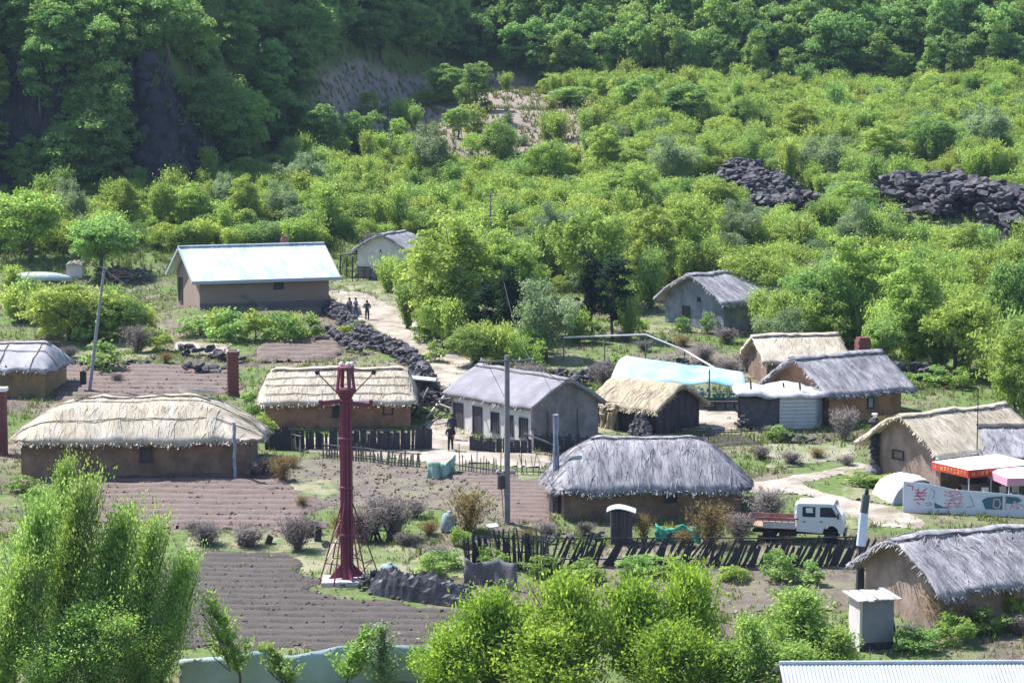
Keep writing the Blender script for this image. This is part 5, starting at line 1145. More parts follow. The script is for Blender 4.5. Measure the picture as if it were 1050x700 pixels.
# ------------------------------------------------------------ people
def skinned(name, m, vs, es, rad, parent, sub=1):
    me = bpy.data.meshes.new(name); me.from_pydata(vs, es, []); o = link(name, me, parent); me.materials.append(m)
    s = o.modifiers.new('skin', 'SKIN'); s.use_smooth_shade = True
    lay = me.skin_vertices[0].data if me.skin_vertices else None
    if lay is None: o.data.attributes.update(); 
    for i, r in enumerate(rad): me.skin_vertices[0].data[i].radius = (r, r) if not isinstance(r, tuple) else r
    me.skin_vertices[0].data[0].use_root = True
    u = o.modifiers.new('sub', 'SUBSURF'); u.levels = sub; u.render_levels = sub; return o
M_skin = mat('skin', (.42,.25,.18,1), None, rough=.6, bump=0); M_hair = mat('black_hair', (.015,.013,.013,1), None, rough=.6, bump=0)
def person(label, px, py, th, top, legs, ht=1.68, arms='down', stride=.12, pack=None, belt=None, scale_pos=None):
    p = W(px, py) if scale_pos is None else scale_pos; t = thing('person', label, 'person', p, th); k = ht/1.7
    a = {'down': [(.20, .0, 1.38), (.27, .03, 1.12), (.27, -.07, .87)], 'bent': [(.20, 0, 1.38), (.28, .04, 1.12), (.17, -.2, 1.06)]}[arms]
    V = [(0, 0, .93), (0, .01, 1.15), (0, .01, 1.36), (0, 0, 1.47), (0, -.01, 1.58), (0, -.01, 1.66)]; E = [(i, i+1) for i in range(5)]; R = [(.10, .08), (.10, .075), (.12, .08), .045, (.08, .095), .06]
    def chain(st, pts, rr):
        prev = st
        for q, r in zip(pts, rr): V.append(q); R.append(r); E.append((prev, len(V)-1)); prev = len(V)-1
        return prev
    for s in (-1, 1):
        h = chain(2, [(s*x, y, z) for x, y, z in a], [.052, .042, .028])
        wx, wy, wz = s*a[-1][0], a[-1][1], a[-1][2]; pl = chain(h, [(wx, wy-.02, wz-.07)], [.032])
        for f in range(4): chain(pl, [(wx+s*0, wy-.045+f*.017, wz-.12-.01*(f in (1, 2))), (wx-s*.012, wy-.05+f*.017, wz-.155-.012*(f in (1, 2)))], [.009, .008])
        chain(h, [(wx-s*.005, wy-.055, wz-.06), (wx-s*.01, wy-.075, wz-.095)], [.010, .009])
        st = s*stride; chain(0, [(s*.09, 0, .86), (s*.105, -.02+st, .48), (s*.11, st*1.6, .09), (s*.12, st*1.6-.13, .035)], [.088, .058, .042, .035])
    o = skinned('body', M_skin, [(x*k, y*k, z*k) for x, y, z in V], E, R, t)
    def cloth(nm, m, pts, es, rr): return skinned(nm, m, [(x*k, y*k, z*k) for x, y, z in pts], es, rr, t)
    jv = [(0, 0, .80), (0, .01, 1.12), (0, .01, 1.38), (0, 0, 1.52)]; je = [(0, 1), (1, 2), (2, 3)]; jr = [(.17, .135), (.16, .125), (.185, .135), .085]
    for s in (-1, 1):
        b0 = len(jv); jv += [(s*x, y, z) for x, y, z in a]; je += [(2, b0), (b0, b0+1), (b0+1, b0+2)]; jr += [.07, .06, .048]
    cloth('jacket', top, jv, je, jr)
    lv = [(0, 0, 1.0)]; le = []; lr = [(.15, .12)]
    for s in (-1, 1):
        st = s*stride; b0 = len(lv); lv += [(s*.09, 0, .86), (s*.105, -.02+st, .48), (s*.11, st*1.6, .10)]; le += [(0, b0), (b0, b0+1), (b0+1, b0+2)]; lr += [.1, .075, .06]
    cloth('trousers', legs, lv, le, lr)
    for s in (-1, 1):
        c = MB(); c.box((s*.115*k, (s*stride*1.6-.06)*k, .04), (.1, .27, .08), taper=.85); c.build('shoe', M_dark, t)
    c = MB(); c.lathe([(.088, -.06), (.100, -.01), (.098, .05), (.07, .10), (.02, .12)], (0, .012, 1.61*k), 12); c.build('hair', M_hair, t)
    c = MB(); c.add([(-.012, -.10, 1.60*k), (.012, -.10, 1.60*k), (0, -.125, 1.59*k), (0, -.10, 1.635*k)], [(0, 2, 3), (2, 1, 3), (0, 1, 2)]); c.build('nose', M_skin, t)
    for s in (-1, 1):
        c = MB(); c.box((s*.032, -.098, 1.635*k), (.02, .012, .01)); c.build('eye', M_dark, t); c = MB(); c.box((s*.092, 0, 1.61*k), (.02, .03, .05)); c.build('ear', M_skin, t)
    c = MB(); c.box((0, -.1, 1.565*k), (.04, .01, .008)); c.build('mouth', M_mud_red, t)
    if pack: c = MB(); c.box((0, .17, 1.25*k), (.3, .18, .42), taper=.85); o = c.build('backpack', pack, t); tag(o, 'backpack worn on the back of the figure in dark clothes on the path', 'backpack'); del o['category']; del o['label']; o.modifiers.new('b', 'BEVEL').width = .05
    return t
cl = lambda n, c: mat(n, c, None, bump=.1)
person('person in dark jacket and trousers walking towards the camera on the pale lane', 462, 463, 0, cl('dark_cloth', (.03,.025,.035,1)), cl('dark_trousers', (.025,.022,.03,1)), arms='bent', stride=.14)
person('person in a dark top and pale cap, partly hidden behind the figure on the lane', 463.5, 452, .2, cl('navy_cloth', (.04,.045,.08,1)), cl('dark_trousers', (0,)*4), stride=.08)
person('standing person in a dark green jacket and black trousers, rightmost on the far path', 376.5, 329, math.pi*.96, cl('green_cloth', (.05,.075,.09,1)), cl('black_trousers', (.02,.018,.022,1)), arms='bent', stride=.0)
person('person in grey-violet clothes in the middle of the three on the far path', 365, 326, 2.2, cl('violet_cloth', (.11,.095,.17,1)), cl('violet_trousers', (.08,.07,.12,1)), arms='bent', stride=.10)
person('small person in a brownish pink top, leftmost of the three on the far path', 358.5, 324, 2.6, cl('pinkish_cloth', (.28,.17,.17,1)), cl('grey_trousers', (.10,.09,.11,1)), ht=1.5, stride=.06)
# ------------------------------------------------------------ single trees and bushes, front to back
T = plant_px; H0 = {'poplar': (9.6, 5.2), 'sapling': (4.6, 2.4), 'palesapling': (4.9, 2.0), 'acacia': (5.0, 5.4), 'dacacia': (5.6, 4.6), 'round': (5.3, 6.2), 'tallbright': (7.1, 5.3), 'conifer': (6.5, 2.6), 'paleround': (4.7, 5.2), 'bare': (2.2, 2.0), 'rust': (2.2, 2.0), 'weed': (1.1, 1.6), 'forest': (8.0, 5.6), 'shrub': (3.2, 3.9)}
def tree(key, i, label, px, py, top, w, name='tree', cat='tree', rz=None, group=None, cn='crown', tn='trunk', dy=0):
    return plant_px(key, i, name, label, cat, px, py, top, w, *H0[key], rz=rz, group=group, cname=cn, tname=tn)
for i, (px, top, w, py) in enumerate(((16,476,84,716),(60,446,84,706),(98,486,80,708),(134,496,80,716),(166,540,66,714),(2,540,80,726),(48,600,105,730),(96,610,100,732),(138,628,80,728))):
    tree('poplar', i, ['tall willow at the bottom left corner of the village, leftmost of the front row','tallest willow of the bottom left clump, with its tip before the tan-roofed house','willow of the bottom left clump with tips over the ridged field','willow leaning right beside the ridged field','lower willow at the right edge of the bottom left clump','young willow in the bottom left corner, lowest at the edge','young willow low in the left clump','young willow low in the middle of the left clump','young willow low at the right of the left clump'][i], px, py, top, w, name='willow_tree', rz=random.uniform(-.4, .4), group='willows in the bottom left corner')
tree('sapling', 0, 'slender leafy sapling standing before the pale blue sheet, left one', 245, 712, 578, 66, name='sapling', rz=.1)
tree('sapling', 1, 'thin sparse sapling before the pale blue sheet, between the slender one and the pale pair', 298, 714, 640, 62, name='sapling', rz=.2)
tree('palesapling', 0, 'pale sapling in front of the pale blue sheet, left of the yellow-green bushes', 392, 712, 612, 62, name='sapling', rz=0)
tree('sapling', 1, 'pale leaning sapling with feathery top before the dark soil', 352, 712, 618, 66, name='sapling', rz=3.0)
for i, (px, top, w, py) in enumerate(((505,580,120,716),(580,562,130,712),(650,566,120,708),(706,552,100,706),(466,625,120,722),(560,620,170,728),(690,620,130,728))):
    tree('acacia', i, ['broad yellow-green bush, left of the row at the bottom','broad yellow-green bush in the middle of the bottom row','broad yellow-green bush reaching up to the slanting fence','narrow yellow-green tree at the right end of the bottom row','low yellow-green bush beside the pale blue sheet','low wide yellow-green bush at the bottom middle','low yellow-green bush under the narrow tree at the bottom'][i], px, py, top, w, name='acacia_bush', cat='bush', group='yellow-green bushes along the bottom')
tree('dacacia', 0, 'deeper green tree with a forked trunk left of the concrete outhouse', 818, 706, 574, 130, name='acacia_tree')
tree('dacacia', 0, 'small feathery dark green bush between the yellow-green row and the forked tree', 745, 722, 640, 120, name='acacia_bush', cat='bush')
tree('poplar', 1, 'bright upright young tree before the left part of the long tan-roofed house', 54, 600, 446, 48, name='young_tree', rz=0)
for i, (px, top, w, py) in enumerate(((768,606,90,724),(858,622,84,716),(812,640,110,728))):
    tree('dacacia', 0, ['feathery green bush joining the yellow-green row to the forked tree','green bush squeezed between the forked tree and the concrete outhouse','low green bush at the foot of the forked tree'][i], px, py, top, w, name='acacia_bush', cat='bush')
# middle ground
tree('round', 0, 'dense round green tree at the left edge behind the weeds', 30, 268, 186, 100)
tree('round', 1, 'round umbrella-shaped tree with a visible trunk above the leaning pole', 104, 282, 214, 92)
for i, (k, px, py, top, w, lab) in enumerate((
  ('tallbright',436,322,244,62,'bright yellow-green tree overhanging the end of the dirt path'),
  ('tallbright',470,352,222,104,'tallest bright yellow-green tree of the central clump'),
  ('tallbright',528,346,232,76,'bright tree behind the twin conifers in the central clump'),
  ('round',455,358,300,70,'low bright bush at the foot of the central clump beside the path'),
  ('round',486,376,330,74,'dark lower bush of the central clump by the path'),
  ('conifer',498,362,276,34,'dark narrow conifer in the central clump, left of the twin'),
  ('conifer',520,366,268,34,'dark narrow conifer in the central clump, right of the twin'),
  ('round',540,372,330,50,'dark green bush at the foot of the conifers'),
  ('paleround',560,370,288,72,'pale grey-green round willow right of the dark conifers'),
  ('round',602,314,206,86,'broad bright green tree behind the dark pyramid conifer'),
  ('conifer',606,346,252,36,'dark pyramid conifer left of the hillside house, left half'),
  ('conifer',628,348,246,42,'dark pyramid conifer left of the hillside house, right half'),
  ('tallbright',668,305,212,70,'dark-shadowed green tree above and left of the hillside house'),
  ('tallbright',700,290,205,66,'green tree right behind the hillside house'),
  ('paleround',566,262,208,44,'pale bluish bare-looking tree in the brush above the pale rocks'),
  ('paleround',858,312,258,40,'grey-blue leafless tree in the green hillside right of the hillside house'),
  ('round',832,352,262,80,'bright green tree right of the hillside house'),
  ('tallbright',884,348,238,84,'bright round-topped green tree behind the brown gabled house'),
  ('tallbright',936,378,262,92,'tall leafy tree with fern-like shoots behind the stones at right'),
  ('round',905,384,316,60,'green bush above the stones at right of the gabled house'),
  ('round',980,384,292,92,'broad green tree above the tan-roofed house at right'),
  ('tallbright',1040,440,330,62,'bright green bush at the right edge beside the tan-roofed house'),
  ('round',1044,372,248,74,'green tree at the right edge of the hillside'),
  ('paleround',800,366,316,60,'soft green bushy tree between the hillside house and the gabled house'),
  ('round',70,350,286,100,'big green bush on the bank above the sheeted ochre house'),
  ('round',128,348,300,60,'smaller green bush on the bank right of the leaning pole'),
  ('round',772,330,250,70,'green tree rising behind the right end of the hillside house'),
  )): tree(k, i, lab, px, py, top, w, name={'conifer': 'conifer_tree'}.get(k, 'tree'))
tree('paleround', 0, 'grey-green rounded shrub standing alone at the foot of the wooded hill', 308, 205, 158, 52)
tree('paleround', 0, 'white-blossomed low bush in the brush above the small rock outcrop', 800, 168, 138, 34) if False else None
BL = leaf_mat('white_blossom', (.62,.62,.58,1), (.75,.74,.72,1), .3, .01, .1)
me, C = crown_clumps('blossom', 300, 1.3, .8, 18, 900, .12, BL, zc=1.1, cr=.4)
PROTO['blossom'] = [(me, PROTO['weed'][0][1])]; plant('blossom', 0, 'blossom_bush', 'small white-blossoming bush in the brush above the small rock outcrop', 'bush', W(800, 158), 1.3, cname='blossom', tname='stem')
for i, (k, px, py, top, w, lab) in enumerate((
  ('rust',480,546,488,66,'rust-coloured bare bush left of the middle utility pole'),
  ('bare',404,552,498,62,'purple-grey leafless bush right of the red tower'),
  ('bare',372,556,512,56,'grey leafless thicket directly behind the red tower legs'),
  ('rust',290,494,458,44,'brown bare bush at the right end of the long tan-roofed house'),
  ('rust',660,556,518,30,'orange-brown bare bush beside the narrow privy'),
  ('rust',728,560,504,62,'brown-green bare bush before the right end of the round grey house'),
  ('bare',788,535,492,56,'pale leafless bush behind the truck bed'),
  ('bare',866,452,410,44,'brown leafless bush before the brown gabled house'),
  ('bare',140,362,326,40,'grey leafless bush in the grass left of the boulder wall'),
  ('bare',212,560,530,44,'leafless tangle at the foot of the ridged field, nearest the willows'),
  ('bare',255,562,532,50,'leafless tangle between the broken posts'),
  ('bare',745,392,362,44,'brownish leafless shrub on the slope above the white-topped shed'),
  ('bare',768,380,354,40,'brownish leafless shrub left of the small pale tan roof'),
  ('bare',722,372,350,36,'brownish leafless shrub beside the end of the white pipe'),
  ('rust',60,330,304,44,'brown dry bush in the weeds at far left'),
  ('bare',270,488,462,40,'dark leafless twigs at the wall of the long tan-roofed house'),
  ('rust',1000,612,576,70,'olive bush at the lower right edge in front of the shaggy roof'),
  ('rust',968,646,590,70,'olive-green bush before the wall of the shaggy thatch house'),
  ('bare',645,300,262,44,'brownish leafless bush behind the dark pyramid conifer'),
  ('bare',305,566,520,50,'leafless tangle right of the broken posts'),
  ('bare',760,555,520,40,'dark leafless tangle left of the truck bed'),
  ('bare',620,396,366,46,'purple-grey leafless shrub on the stone bank left of the awning'),
  ('bare',540,400,366,60,'wide purple-grey leafless shrub under the pale willow'),
  ('bare',380,262,232,30,'grey leafless bush before the lean-to of the far white house'),
  )): tree(k, i, lab, px, py, top, w, name='bare_bush', cat='bush', cn='twigs', tn='stem')
MARKS = [('the barn', 270, 290), ('the far white house', 392, 262), ('the hillside house', 740, 310), ('the small rock outcrop', 780, 200), ('the big rock outcrop', 980, 215), ('the bare strip', 480, 95), ('the cliff', 150, 150), ('the pole in the brush', 503, 220),
 ('the leaning pole', 98, 340), ('the sheeted ochre house', 25, 380), ('the boulder wall', 215, 365), ('the flat-roofed tan house', 345, 400), ('the long tan-roofed house', 150, 440), ('the red tower', 352, 560), ('the black heap', 430, 600), ('the curved stake fence', 520, 565), ('the privy', 637, 535), ('the truck', 815, 535), ('the outhouse', 893, 630), ('the shaggy thatch house', 990, 570), ('the pinkish gabled house', 930, 460), ('the white-topped shed', 805, 420), ('the awning', 680, 380), ('the white house', 535, 420), ('the stone wall by the path', 390, 350), ('the brown gabled house', 870, 390), ('the graffiti banner', 985, 515), ('the ridged field', 180, 520)]
def near_label(what, px, py):
    n, mx, my = min(MARKS, key=lambda m: (m[1]-px)**2+(1.6*(m[2]-py))**2); dx, dy = px-mx, 1.6*(py-my); far = math.hypot(dx, dy) > 60
    side = ('to the right of ' if dx > 0 else 'to the left of ') if abs(dx) > abs(dy) else ('in front of ' if dy > 0 else 'behind ')
    return what+' '+('' if far else 'close ')+side+n
# low green plants, weeds and garden bushes
WD = ((60,345,300,70),(95,350,305,70),(30,330,285,60),(130,340,300,60),(75,322,288,60),(105,380,350,50),(160,360,335,40),(205,344,322,50),(235,350,318,50),(262,350,318,46),(292,352,318,50),(318,350,322,40),(225,338,322,50),(280,338,318,40),
 (258,432,400,36),(270,452,424,30),(24,505,486,40),(40,520,498,40),(150,700,670,40),(796,452,434,30),(680,470,455,30),(905,500,485,50),(885,498,484,50),(935,505,492,40),(980,660,628,50),(940,668,640,50),(1010,650,620,50),(1040,640,605,40),(1035,600,575,44),
 (560,590,568,60),(600,596,575,60),(655,590,566,60),(690,592,572,50),(750,596,578,40),(800,598,560,40),(830,600,575,40),(505,586,560,40),(455,584,562,40),(440,590,568,40),(360,346,330,30),(440,352,330,40),(445,372,350,30),(472,560,540,30),(330,398,380,20),(960,395,375,40),(985,398,378,40),(930,398,380,30),(700,340,325,24),(655,345,322,24),(725,342,318,20),(610,352,330,30),(585,345,318,40),(640,380,362,30))
for i, (px, py, top, w) in enumerate(WD): tree('weed', i, near_label('low leafy green bush', px, py), px, py, top, w, name='garden_bush', cat='bush', group='low green garden bushes', cn='leaves', tn='stem')

SH = ((418,338,296,46),(440,352,308,50),(462,362,318,52),(488,374,330,56),(512,378,336,50),(535,380,340,40),(548,362,325,40),(590,352,318,44),(645,350,315,40),(800,356,312,56),(822,360,308,60),(850,356,300,60),(880,352,300,60),(908,366,310,60),(934,376,318,60),(962,380,320,60),(990,384,320,60),(1016,392,322,60),(1042,402,330,60),(1030,420,350,50),(780,345,306,50),(20,330,292,60),(48,338,296,56),(92,344,300,56),(118,338,298,50),(150,346,318,40),(12,300,278,40),(398,300,262,36),(414,312,270,40),(640,320,270,50),(668,318,262,50),(1046,300,250,50),(225,345,322,44),(300,344,320,40))
for i, (px, py, top, w) in enumerate(SH): tree('shrub', 6+i % 6, near_label('leafy green shrub', px, py), px, py, top, w, name='leafy_shrub', cat='shrub', group='shrubs round the edge of the village', cn='foliage', tn='stem')
SB = ((350,545,22,40),(385,530,26,40),(425,530,22,34),(440,548,18,36),(318,548,20,34),(200,548,18,34),(310,520,16,26),(560,550,18,34),(600,548,16,30),(540,556,18,30),(780,470,16,30),(812,476,16,34),(838,470,14,28),(868,478,14,26),(790,448,14,26),(905,440,18,30),(960,625,26,44),(990,640,24,44),(1030,628,24,44),(1045,650,26,40),(935,655,22,34),(700,560,22,34),(755,545,24,36),(745,352,20,36),(700,356,16,30),(660,360,14,30),(815,372,18,30),(170,372,14,26),(70,368,16,28),(120,392,12,22),(520,360,14,26),(395,420,12,22),(640,350,14,26),(300,480,16,26),(450,575,20,36),(415,560,18,32))
for i, (px, py, hh, w) in enumerate(SB): tree('rust' if i % 3 == 0 else 'bare', i, near_label('brown dry bush' if i % 3 == 0 else 'small grey leafless bush', px, py), px, py, py-hh, w, name='bare_bush', cat='bush', group='dry bushes scattered over the waste ground', cn='twigs', tn='stem')
# ------------------------------------------------------------ scatter on the hillside
rng = np.random.default_rng(12)
def spaced(n, xr, yr, mind, ok):
    """darts thrown on the ground, kept apart"""
    pts = []; cells = {}
    for _ in range(n):
        x = rng.uniform(*xr); y = rng.uniform(*yr); d = mind(x, y) if callable(mind) else mind
        if not ok(x, y): continue
        cx, cy = int(x//4), int(y//4); bad = False
        for a in range(cx-2, cx+3):
            for b in range(cy-2, cy+3):
                for (u, v, e) in cells.get((a, b), ()):
                    if (u-x)**2+(v-y)**2 < (min(d, e))**2: bad = True; break
                if bad: break
            if bad: break
        if not bad: cells.setdefault((cx, cy), []).append((x, y, d)); pts.append((x, y))
    return pts
def foot_y(x): return 248+84*float(sstep(-37, -6, x))
def in_forest(x, y):
    f = foot_y(x)
    if y < f-1: return False
    cl = float(sstep(-31, -39, x))
    if cl > .3 and y < f+6 and x > -42.5: return False
    if float(bare_f(np.array([x]), np.array([y]))[0]) > .3: return False
    return True
BLOCK = [W(392, 270), W(712, 320), W(260, 300)]
ROCKP = [W(a, b) for a, b in ((745,190),(765,192),(790,205),(812,222),(925,212),(960,210),(1000,216),(1040,222),(1075,228),(930,232),(960,232),(1000,240),(1050,246),(960,196),(1010,200),(1050,206))]
def in_brush(x, y):
    if y > foot_y(x)-1 or y < 176: return False
    px, py, s = proj(x, y, G(x, y))
    edge = 258 if px < 340 else (262 if px < 430 else (300 if px < 620 else (318 if px < 800 else 378)))
    if py > edge+8*(float(vnoise(x, y, 5, 31))-.5): return False
    for b in BLOCK:
        if abs(x-b.x) < 6.5 and -7 < y-b.y < 11: return False
    for b in ROCKP:
        if abs(x-b.x) < 4.5 and -7 < y-b.y < 5: return False
    if 322 < px < 630 and abs(py-(106+(px-320)*.115)) < 52-.09*abs(px-470)+10*(float(vnoise(x, y, 5, 33))-.5) and rng.random() < .98: return False
    if 300 < px < 480 and 160 < py < 215 and float(vnoise(x, y, 6, 44)) > .55: return False
    return True
def gn_scatter(name, pts, protos, label, cat, scl, kind='stuff', sub='crown'):
    """one mass: crowns of the single trees set on points"""
    colx = bpy.data.collections.new(name+'_sources')
    for o in protos: colx.objects.link(o)
    me = bpy.data.meshes.new(name); me.from_pydata([(x, y, G(x, y)-.1) for x, y in pts], [], [])
    n = len(pts); a = me.attributes.new('pid', 'INT', 'POINT'); a.data.foreach_set('value', rng.integers(0, len(protos), n).astype(np.int32))
    a = me.attributes.new('rot', 'FLOAT_VECTOR', 'POINT'); r = np.zeros((n, 3), np.float32); r[:, 2] = rng.uniform(0, 6.28, n); a.data.foreach_set('vector', r.ravel())
    a = me.attributes.new('scl', 'FLOAT_VECTOR', 'POINT'); s = rng.uniform(*scl, n)[:, None]*np.stack([rng.uniform(.85, 1.15, n), rng.uniform(.85, 1.15, n), rng.uniform(.8, 1.2, n)], 1); a.data.foreach_set('vector', s.astype(np.float32).ravel())
    o = link(name, me); g = bpy.data.node_groups.new(name, 'GeometryNodeTree')
    g.interface.new_socket('Geometry', in_out='INPUT', socket_type='NodeSocketGeometry'); g.interface.new_socket('Geometry', in_out='OUTPUT', socket_type='NodeSocketGeometry')
    N = g.nodes; K = g.links; gi = N.new('NodeGroupInput'); go = N.new('NodeGroupOutput'); ip = N.new('GeometryNodeInstanceOnPoints'); ci = N.new('GeometryNodeCollectionInfo')
    ci.inputs['Collection'].default_value = colx; ci.inputs['Separate Children'].default_value = True; ci.inputs['Reset Children'].default_value = True
    K.new(gi.outputs[0], ip.inputs['Points']); K.new(ci.outputs[0], ip.inputs['Instance']); ip.inputs['Pick Instance'].default_value = True
    for nm, ty, sk in (('pid', 'INT', 'Instance Index'), ('rot', 'FLOAT_VECTOR', 'Rotation'), ('scl', 'FLOAT_VECTOR', 'Scale')):
        na = N.new('GeometryNodeInputNamedAttribute'); na.data_type = ty; na.inputs['Name'].default_value = nm; K.new(na.outputs['Attribute'], ip.inputs[sk])
    K.new(ip.outputs[0], go.inputs[0]); md = o.modifiers.new('scatter', 'NODES'); md.node_group = g
    o['kind'] = kind; return tag(o, label, cat)
def scatter(kind, pts, name, cat, cn, tn, labelf, group, scl, massname, masslabel, masscat, limit=285):
    vis = []
    for x, y in pts:
        px, py, s = proj(x, y, G(x, y)+1.5)
        vis.append((0 if (-12 < px < 1062 and -45 < py < 420) else 1, -s, x, y))
    vis.sort(); crowns = []
    for i, (v, s, x, y) in enumerate(vis[:limit]):
        k = rng.uniform(*scl); px, py, _ = proj(x, y, G(x, y))
        j = int(rng.integers(0, len(PROTO[kind]))) if kind != 'shrub' or rng.random() < .5 else int(rng.integers(7, 11))
        t = plant(kind, j, name, labelf(px, py, j), cat, Vector((x, y, G(x, y)-.1)), k*rng.uniform(.85, 1.2), sxy=k, group=group, cname=cn, tname=tn)
        if j not in [c[0] for c in crowns]: crowns.append((j, t.children[0]))
    rest = [(x, y) for v, s, x, y in vis[limit:]]
    if rest: gn_scatter(massname, rest, [c[1] for c in crowns], masslabel, masscat, scl)
fp = spaced(30000, (-105, 105), (246, 400), lambda x, y: 3.5 if y < 372 else 4.6, in_forest)
far = spaced(6000, (-170, 170), (372, 520), 6.5, lambda x, y: not (abs(x) < 105 and y < 400))
fp += [(x, 248+84*float(sstep(-37, -6, x))+rng.uniform(0, 5)) for x in rng.uniform(-62, -43, 34)]
def flabel(px, py, j=0):
    if px < 340: return 'leafy forest tree '+('above or around the dark cliff' if px < 205 else 'on the wooded slope right of the dark cliff')
    return 'leafy forest tree on the top slope, '+('above the bare strip' if px < 620 else 'above the small rock outcrop' if px < 850 else 'above the big rock outcrop')
def scatter2():
    L_, R_ = [p for p in fp if proj(p[0], p[1], G(*p))[0] < 340], [p for p in fp if proj(p[0], p[1], G(*p))[0] >= 340]
    scatter('forest', L_, 'forest_tree', 'tree', 'crown', 'trunk', flabel, 'forest trees on the slope at upper left', (.75, 1.2), 'far_forest', 'far mass of green trees higher on the left hill', 'forest', 145)
    scatter('forest', R_+far, 'forest_tree', 'tree', 'crown', 'trunk', flabel, 'forest trees along the top of the hill', (.8, 1.3), 'far_forest', 'far mass of green trees beyond the front forest edge', 'forest', 150)
scatter2()
bp_ = spaced(30000, (-75, 75), (176, 334), 1.55, in_brush)
scatter('shrub', bp_, 'brush_shrub', 'shrub', 'foliage', 'stem', lambda px, py, j: near_label(('grey-green' if j == 5 else 'mid-green' if j in (2, 6) else 'bright yellow-green')+' shrub', px, py), 'shrubs of the brush covering the hillside', (.5, 1.15), 'hillside_brush', 'thick bright green brush covering the hillside behind the village', 'brush', 290)
# taller trees breaking out of the brush
for i, (px, py, top, w, k) in enumerate(((250,236,180,44,0),(290,232,186,40,2),(200,240,186,40,0),(165,240,182,36,1),(130,238,184,36,0),(70,244,184,40,2),(345,226,186,40,0),(230,222,178,30,2),(392,216,170,44,1),(440,190,128,46,2),(470,142,104,30,3),(330,170,110,56,3),(372,160,112,40,3),(512,178,118,50,1),(560,196,138,50,1),(620,180,128,50,0),(690,190,140,60,2),(640,226,170,52,0),(735,232,176,46,1),(870,238,186,60,0),(840,190,140,60,2),(905,178,126,60,0),(960,168,116,60,1),(1010,160,108,60,2),(820,150,104,46,0),(760,140,96,46,1),(700,128,84,56,3),(652,120,78,46,3),(885,272,206,56,2),(985,290,226,64,0),(760,262,206,56,2),(460,106,62,46,3),(488,116,66,40,3),(585,110,88,46,3))):
    tree('forest' if k == 3 else 'tallbright' if k == 0 else 'round' if k == 1 else 'paleround', i, near_label('bushy green hillside tree', px, py), px, py, top, w, name='hillside_tree', group='taller trees in the hillside brush')

# ------------------------------------------------------------ grass and dry weeds as one mass each
def tufts(name, n, sampler, m, hmin, hmax, label):
    P = []
    while len(P) < n:
        q = sampler(4000); P += [tuple(a) for a in q]
    P = np.array(P[:n]); nb = 6; B = np.repeat(P, nb, 0); B += rng.normal(0, .12, B.shape); z = terr(B[:, 0], B[:, 1])
    a = rng.uniform(0, 6.28, len(B)); h = rng.uniform(hmin, hmax, len(B)); wd = h*.10+.02; dx = np.cos(a)*wd; dy = np.sin(a)*wd
    lean = rng.normal(0, .35, (len(B), 2))*h[:, None]
    V = np.stack([np.stack([B[:,0]-dx, B[:,1]-dy, z], 1), np.stack([B[:,0]+dx, B[:,1]+dy, z], 1), np.stack([B[:,0]+lean[:,0], B[:,1]+lean[:,1], z+h], 1)], 1).reshape(-1, 3)
    o = link(name, npmesh(name, V, np.arange(len(V)).reshape(-1, 3), m, tint=rng.uniform(0, 1, len(B)), nside=3)); o['kind'] = 'stuff'; return tag(o, label, 'grass')
KEEP = [wpoly(p) for p in ([(333,300),(430,330),(500,372),(498,400),(440,395),(395,345)], [(440,432),(484,456),(560,468),(560,482),(300,464),(290,452)], [(770,490),(905,470),(960,540),(868,532),(770,508)], [(60,376),(240,378),(246,402),(60,412)], [(70,489),(276,487),(330,540),(190,540),(60,540)], [(690,418),(762,416),(760,440),(700,440)], [(180,570),(560,628),(560,672),(140,672)], [(300,470),(566,486),(566,540),(440,520),(330,515),(270,500)])]
def samp(lo, hi, ymin=96, ymax=236):
    def f(n):
        x = rng.uniform(-58, 58, n); y = rng.uniform(ymin, ymax, n); d = vnoise(x, y, 7, 51)*.6+vnoise(x, y, 2.1, 52)*.4
        k = (d > lo) & (d < hi)
        for p in KEEP: k &= ~(inpoly(x, y, p) & (rng.random(n) < .93))
        return np.stack([x[k], y[k]], 1)
    return f
gv = MB(); q = samp(.0, 1.1)(9000)[:1700]
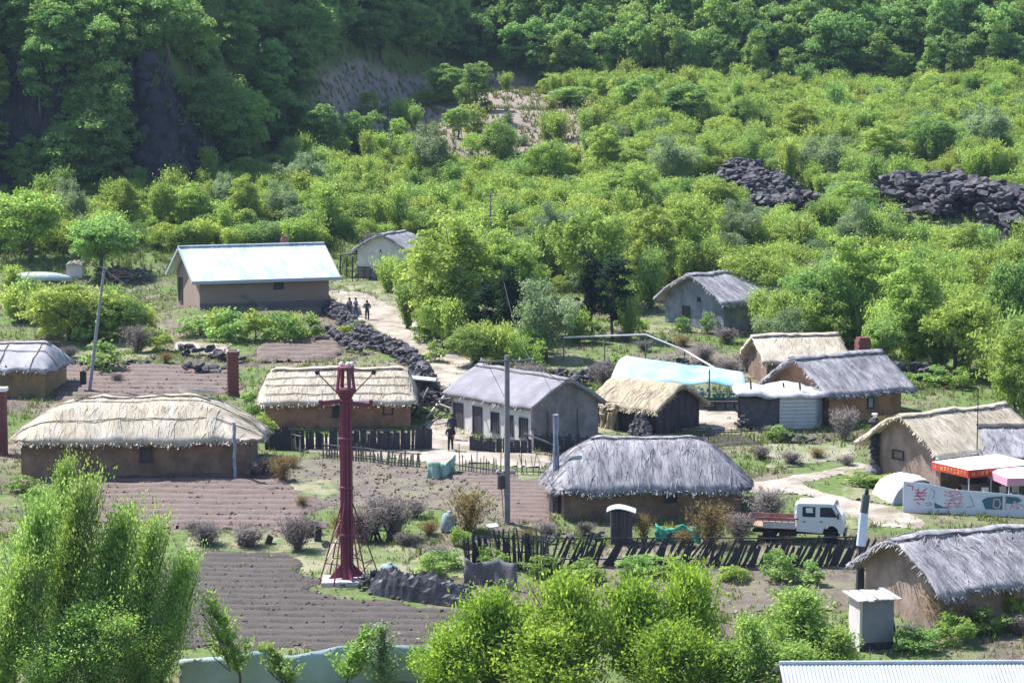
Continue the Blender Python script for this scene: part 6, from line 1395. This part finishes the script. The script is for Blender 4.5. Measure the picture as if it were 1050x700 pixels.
for x, y in q:
    s_ = random.choice((.06, .09, .12, .2)); me = STONES[random.randrange(8)]; n0 = Vector((x, y, G(x, y)+.02)); gv.add([n0+v.co*s_*1.3 for v in me.vertices], [tuple(p.vertices) for p in me.polygons])
clo = MB()
for pp in (KEEP[3], KEEP[4], KEEP[6], KEEP[7]):
    P_ = np.array(pp); a0, a1 = P_.min(0), P_.max(0); x = rng.uniform(a0[0], a1[0], 1500); y = rng.uniform(a0[1], a1[1], 1500); k = inpoly(x, y, pp)
    for u, v in list(zip(x[k], y[k]))[:700]:
        s_ = random.choice((.08, .11, .15, .2)); me = STONES[random.randrange(8)]; n0 = Vector((u, v, G(u, v)+.1)); clo.add([n0+w_.co*s_ for w_ in me.vertices], [tuple(q_.vertices) for q_ in me.polygons])
oc = clo.build('soil_clods', M_soil); oc['kind'] = 'stuff'; tag(oc, 'clods of turned earth lying over the ploughed fields', 'soil')
fw = rng.uniform(0, 1, (1, 2))
o = gv.build('gravel', mat('litter_stone', (.12,.11,.12,1), (.42,.39,.37,1), scale=.7)); o['kind'] = 'stuff'; tag(o, 'loose stones and litter strewn over the waste ground of the village', 'gravel')
tufts('grass', 21000, samp(.5, 1.1), LEAF['grass'], .10, .38, 'green grass growing in patches over the village ground')
tufts('dry_grass', 15000, samp(0, .52), LEAF['straw'], .08, .30, 'short dry yellow grass on the waste ground of the village')
tufts('wild_grass', 16000, samp(0, 1.1, 214, 335), LEAF['grass'], .25, .8, 'long green grass under the hillside brush')

# ------------------------------------------------------------ air
b = MB(); zlo, zhi = -5.0, 140.0; b.box((0, 300, (zlo+zhi)/2), (560, 700, zhi-zlo))
hz = b.build('haze', bpy.data.materials.new('haze_air')); hm = hz.data.materials[0]; hm.use_nodes = True; hm.node_tree.nodes.clear()
pv = hm.node_tree.nodes.new('ShaderNodeVolumePrincipled'); pv.inputs['Color'].default_value = (.55, .68, 1, 1); pv.inputs['Density'].default_value = .00010; pv.inputs['Anisotropy'].default_value = .2
ho = hm.node_tree.nodes.new('ShaderNodeOutputMaterial'); hm.node_tree.links.new(pv.outputs[0], ho.inputs['Volume']); hz['kind'] = 'stuff'; hz['label'] = 'thin bluish air over the valley'
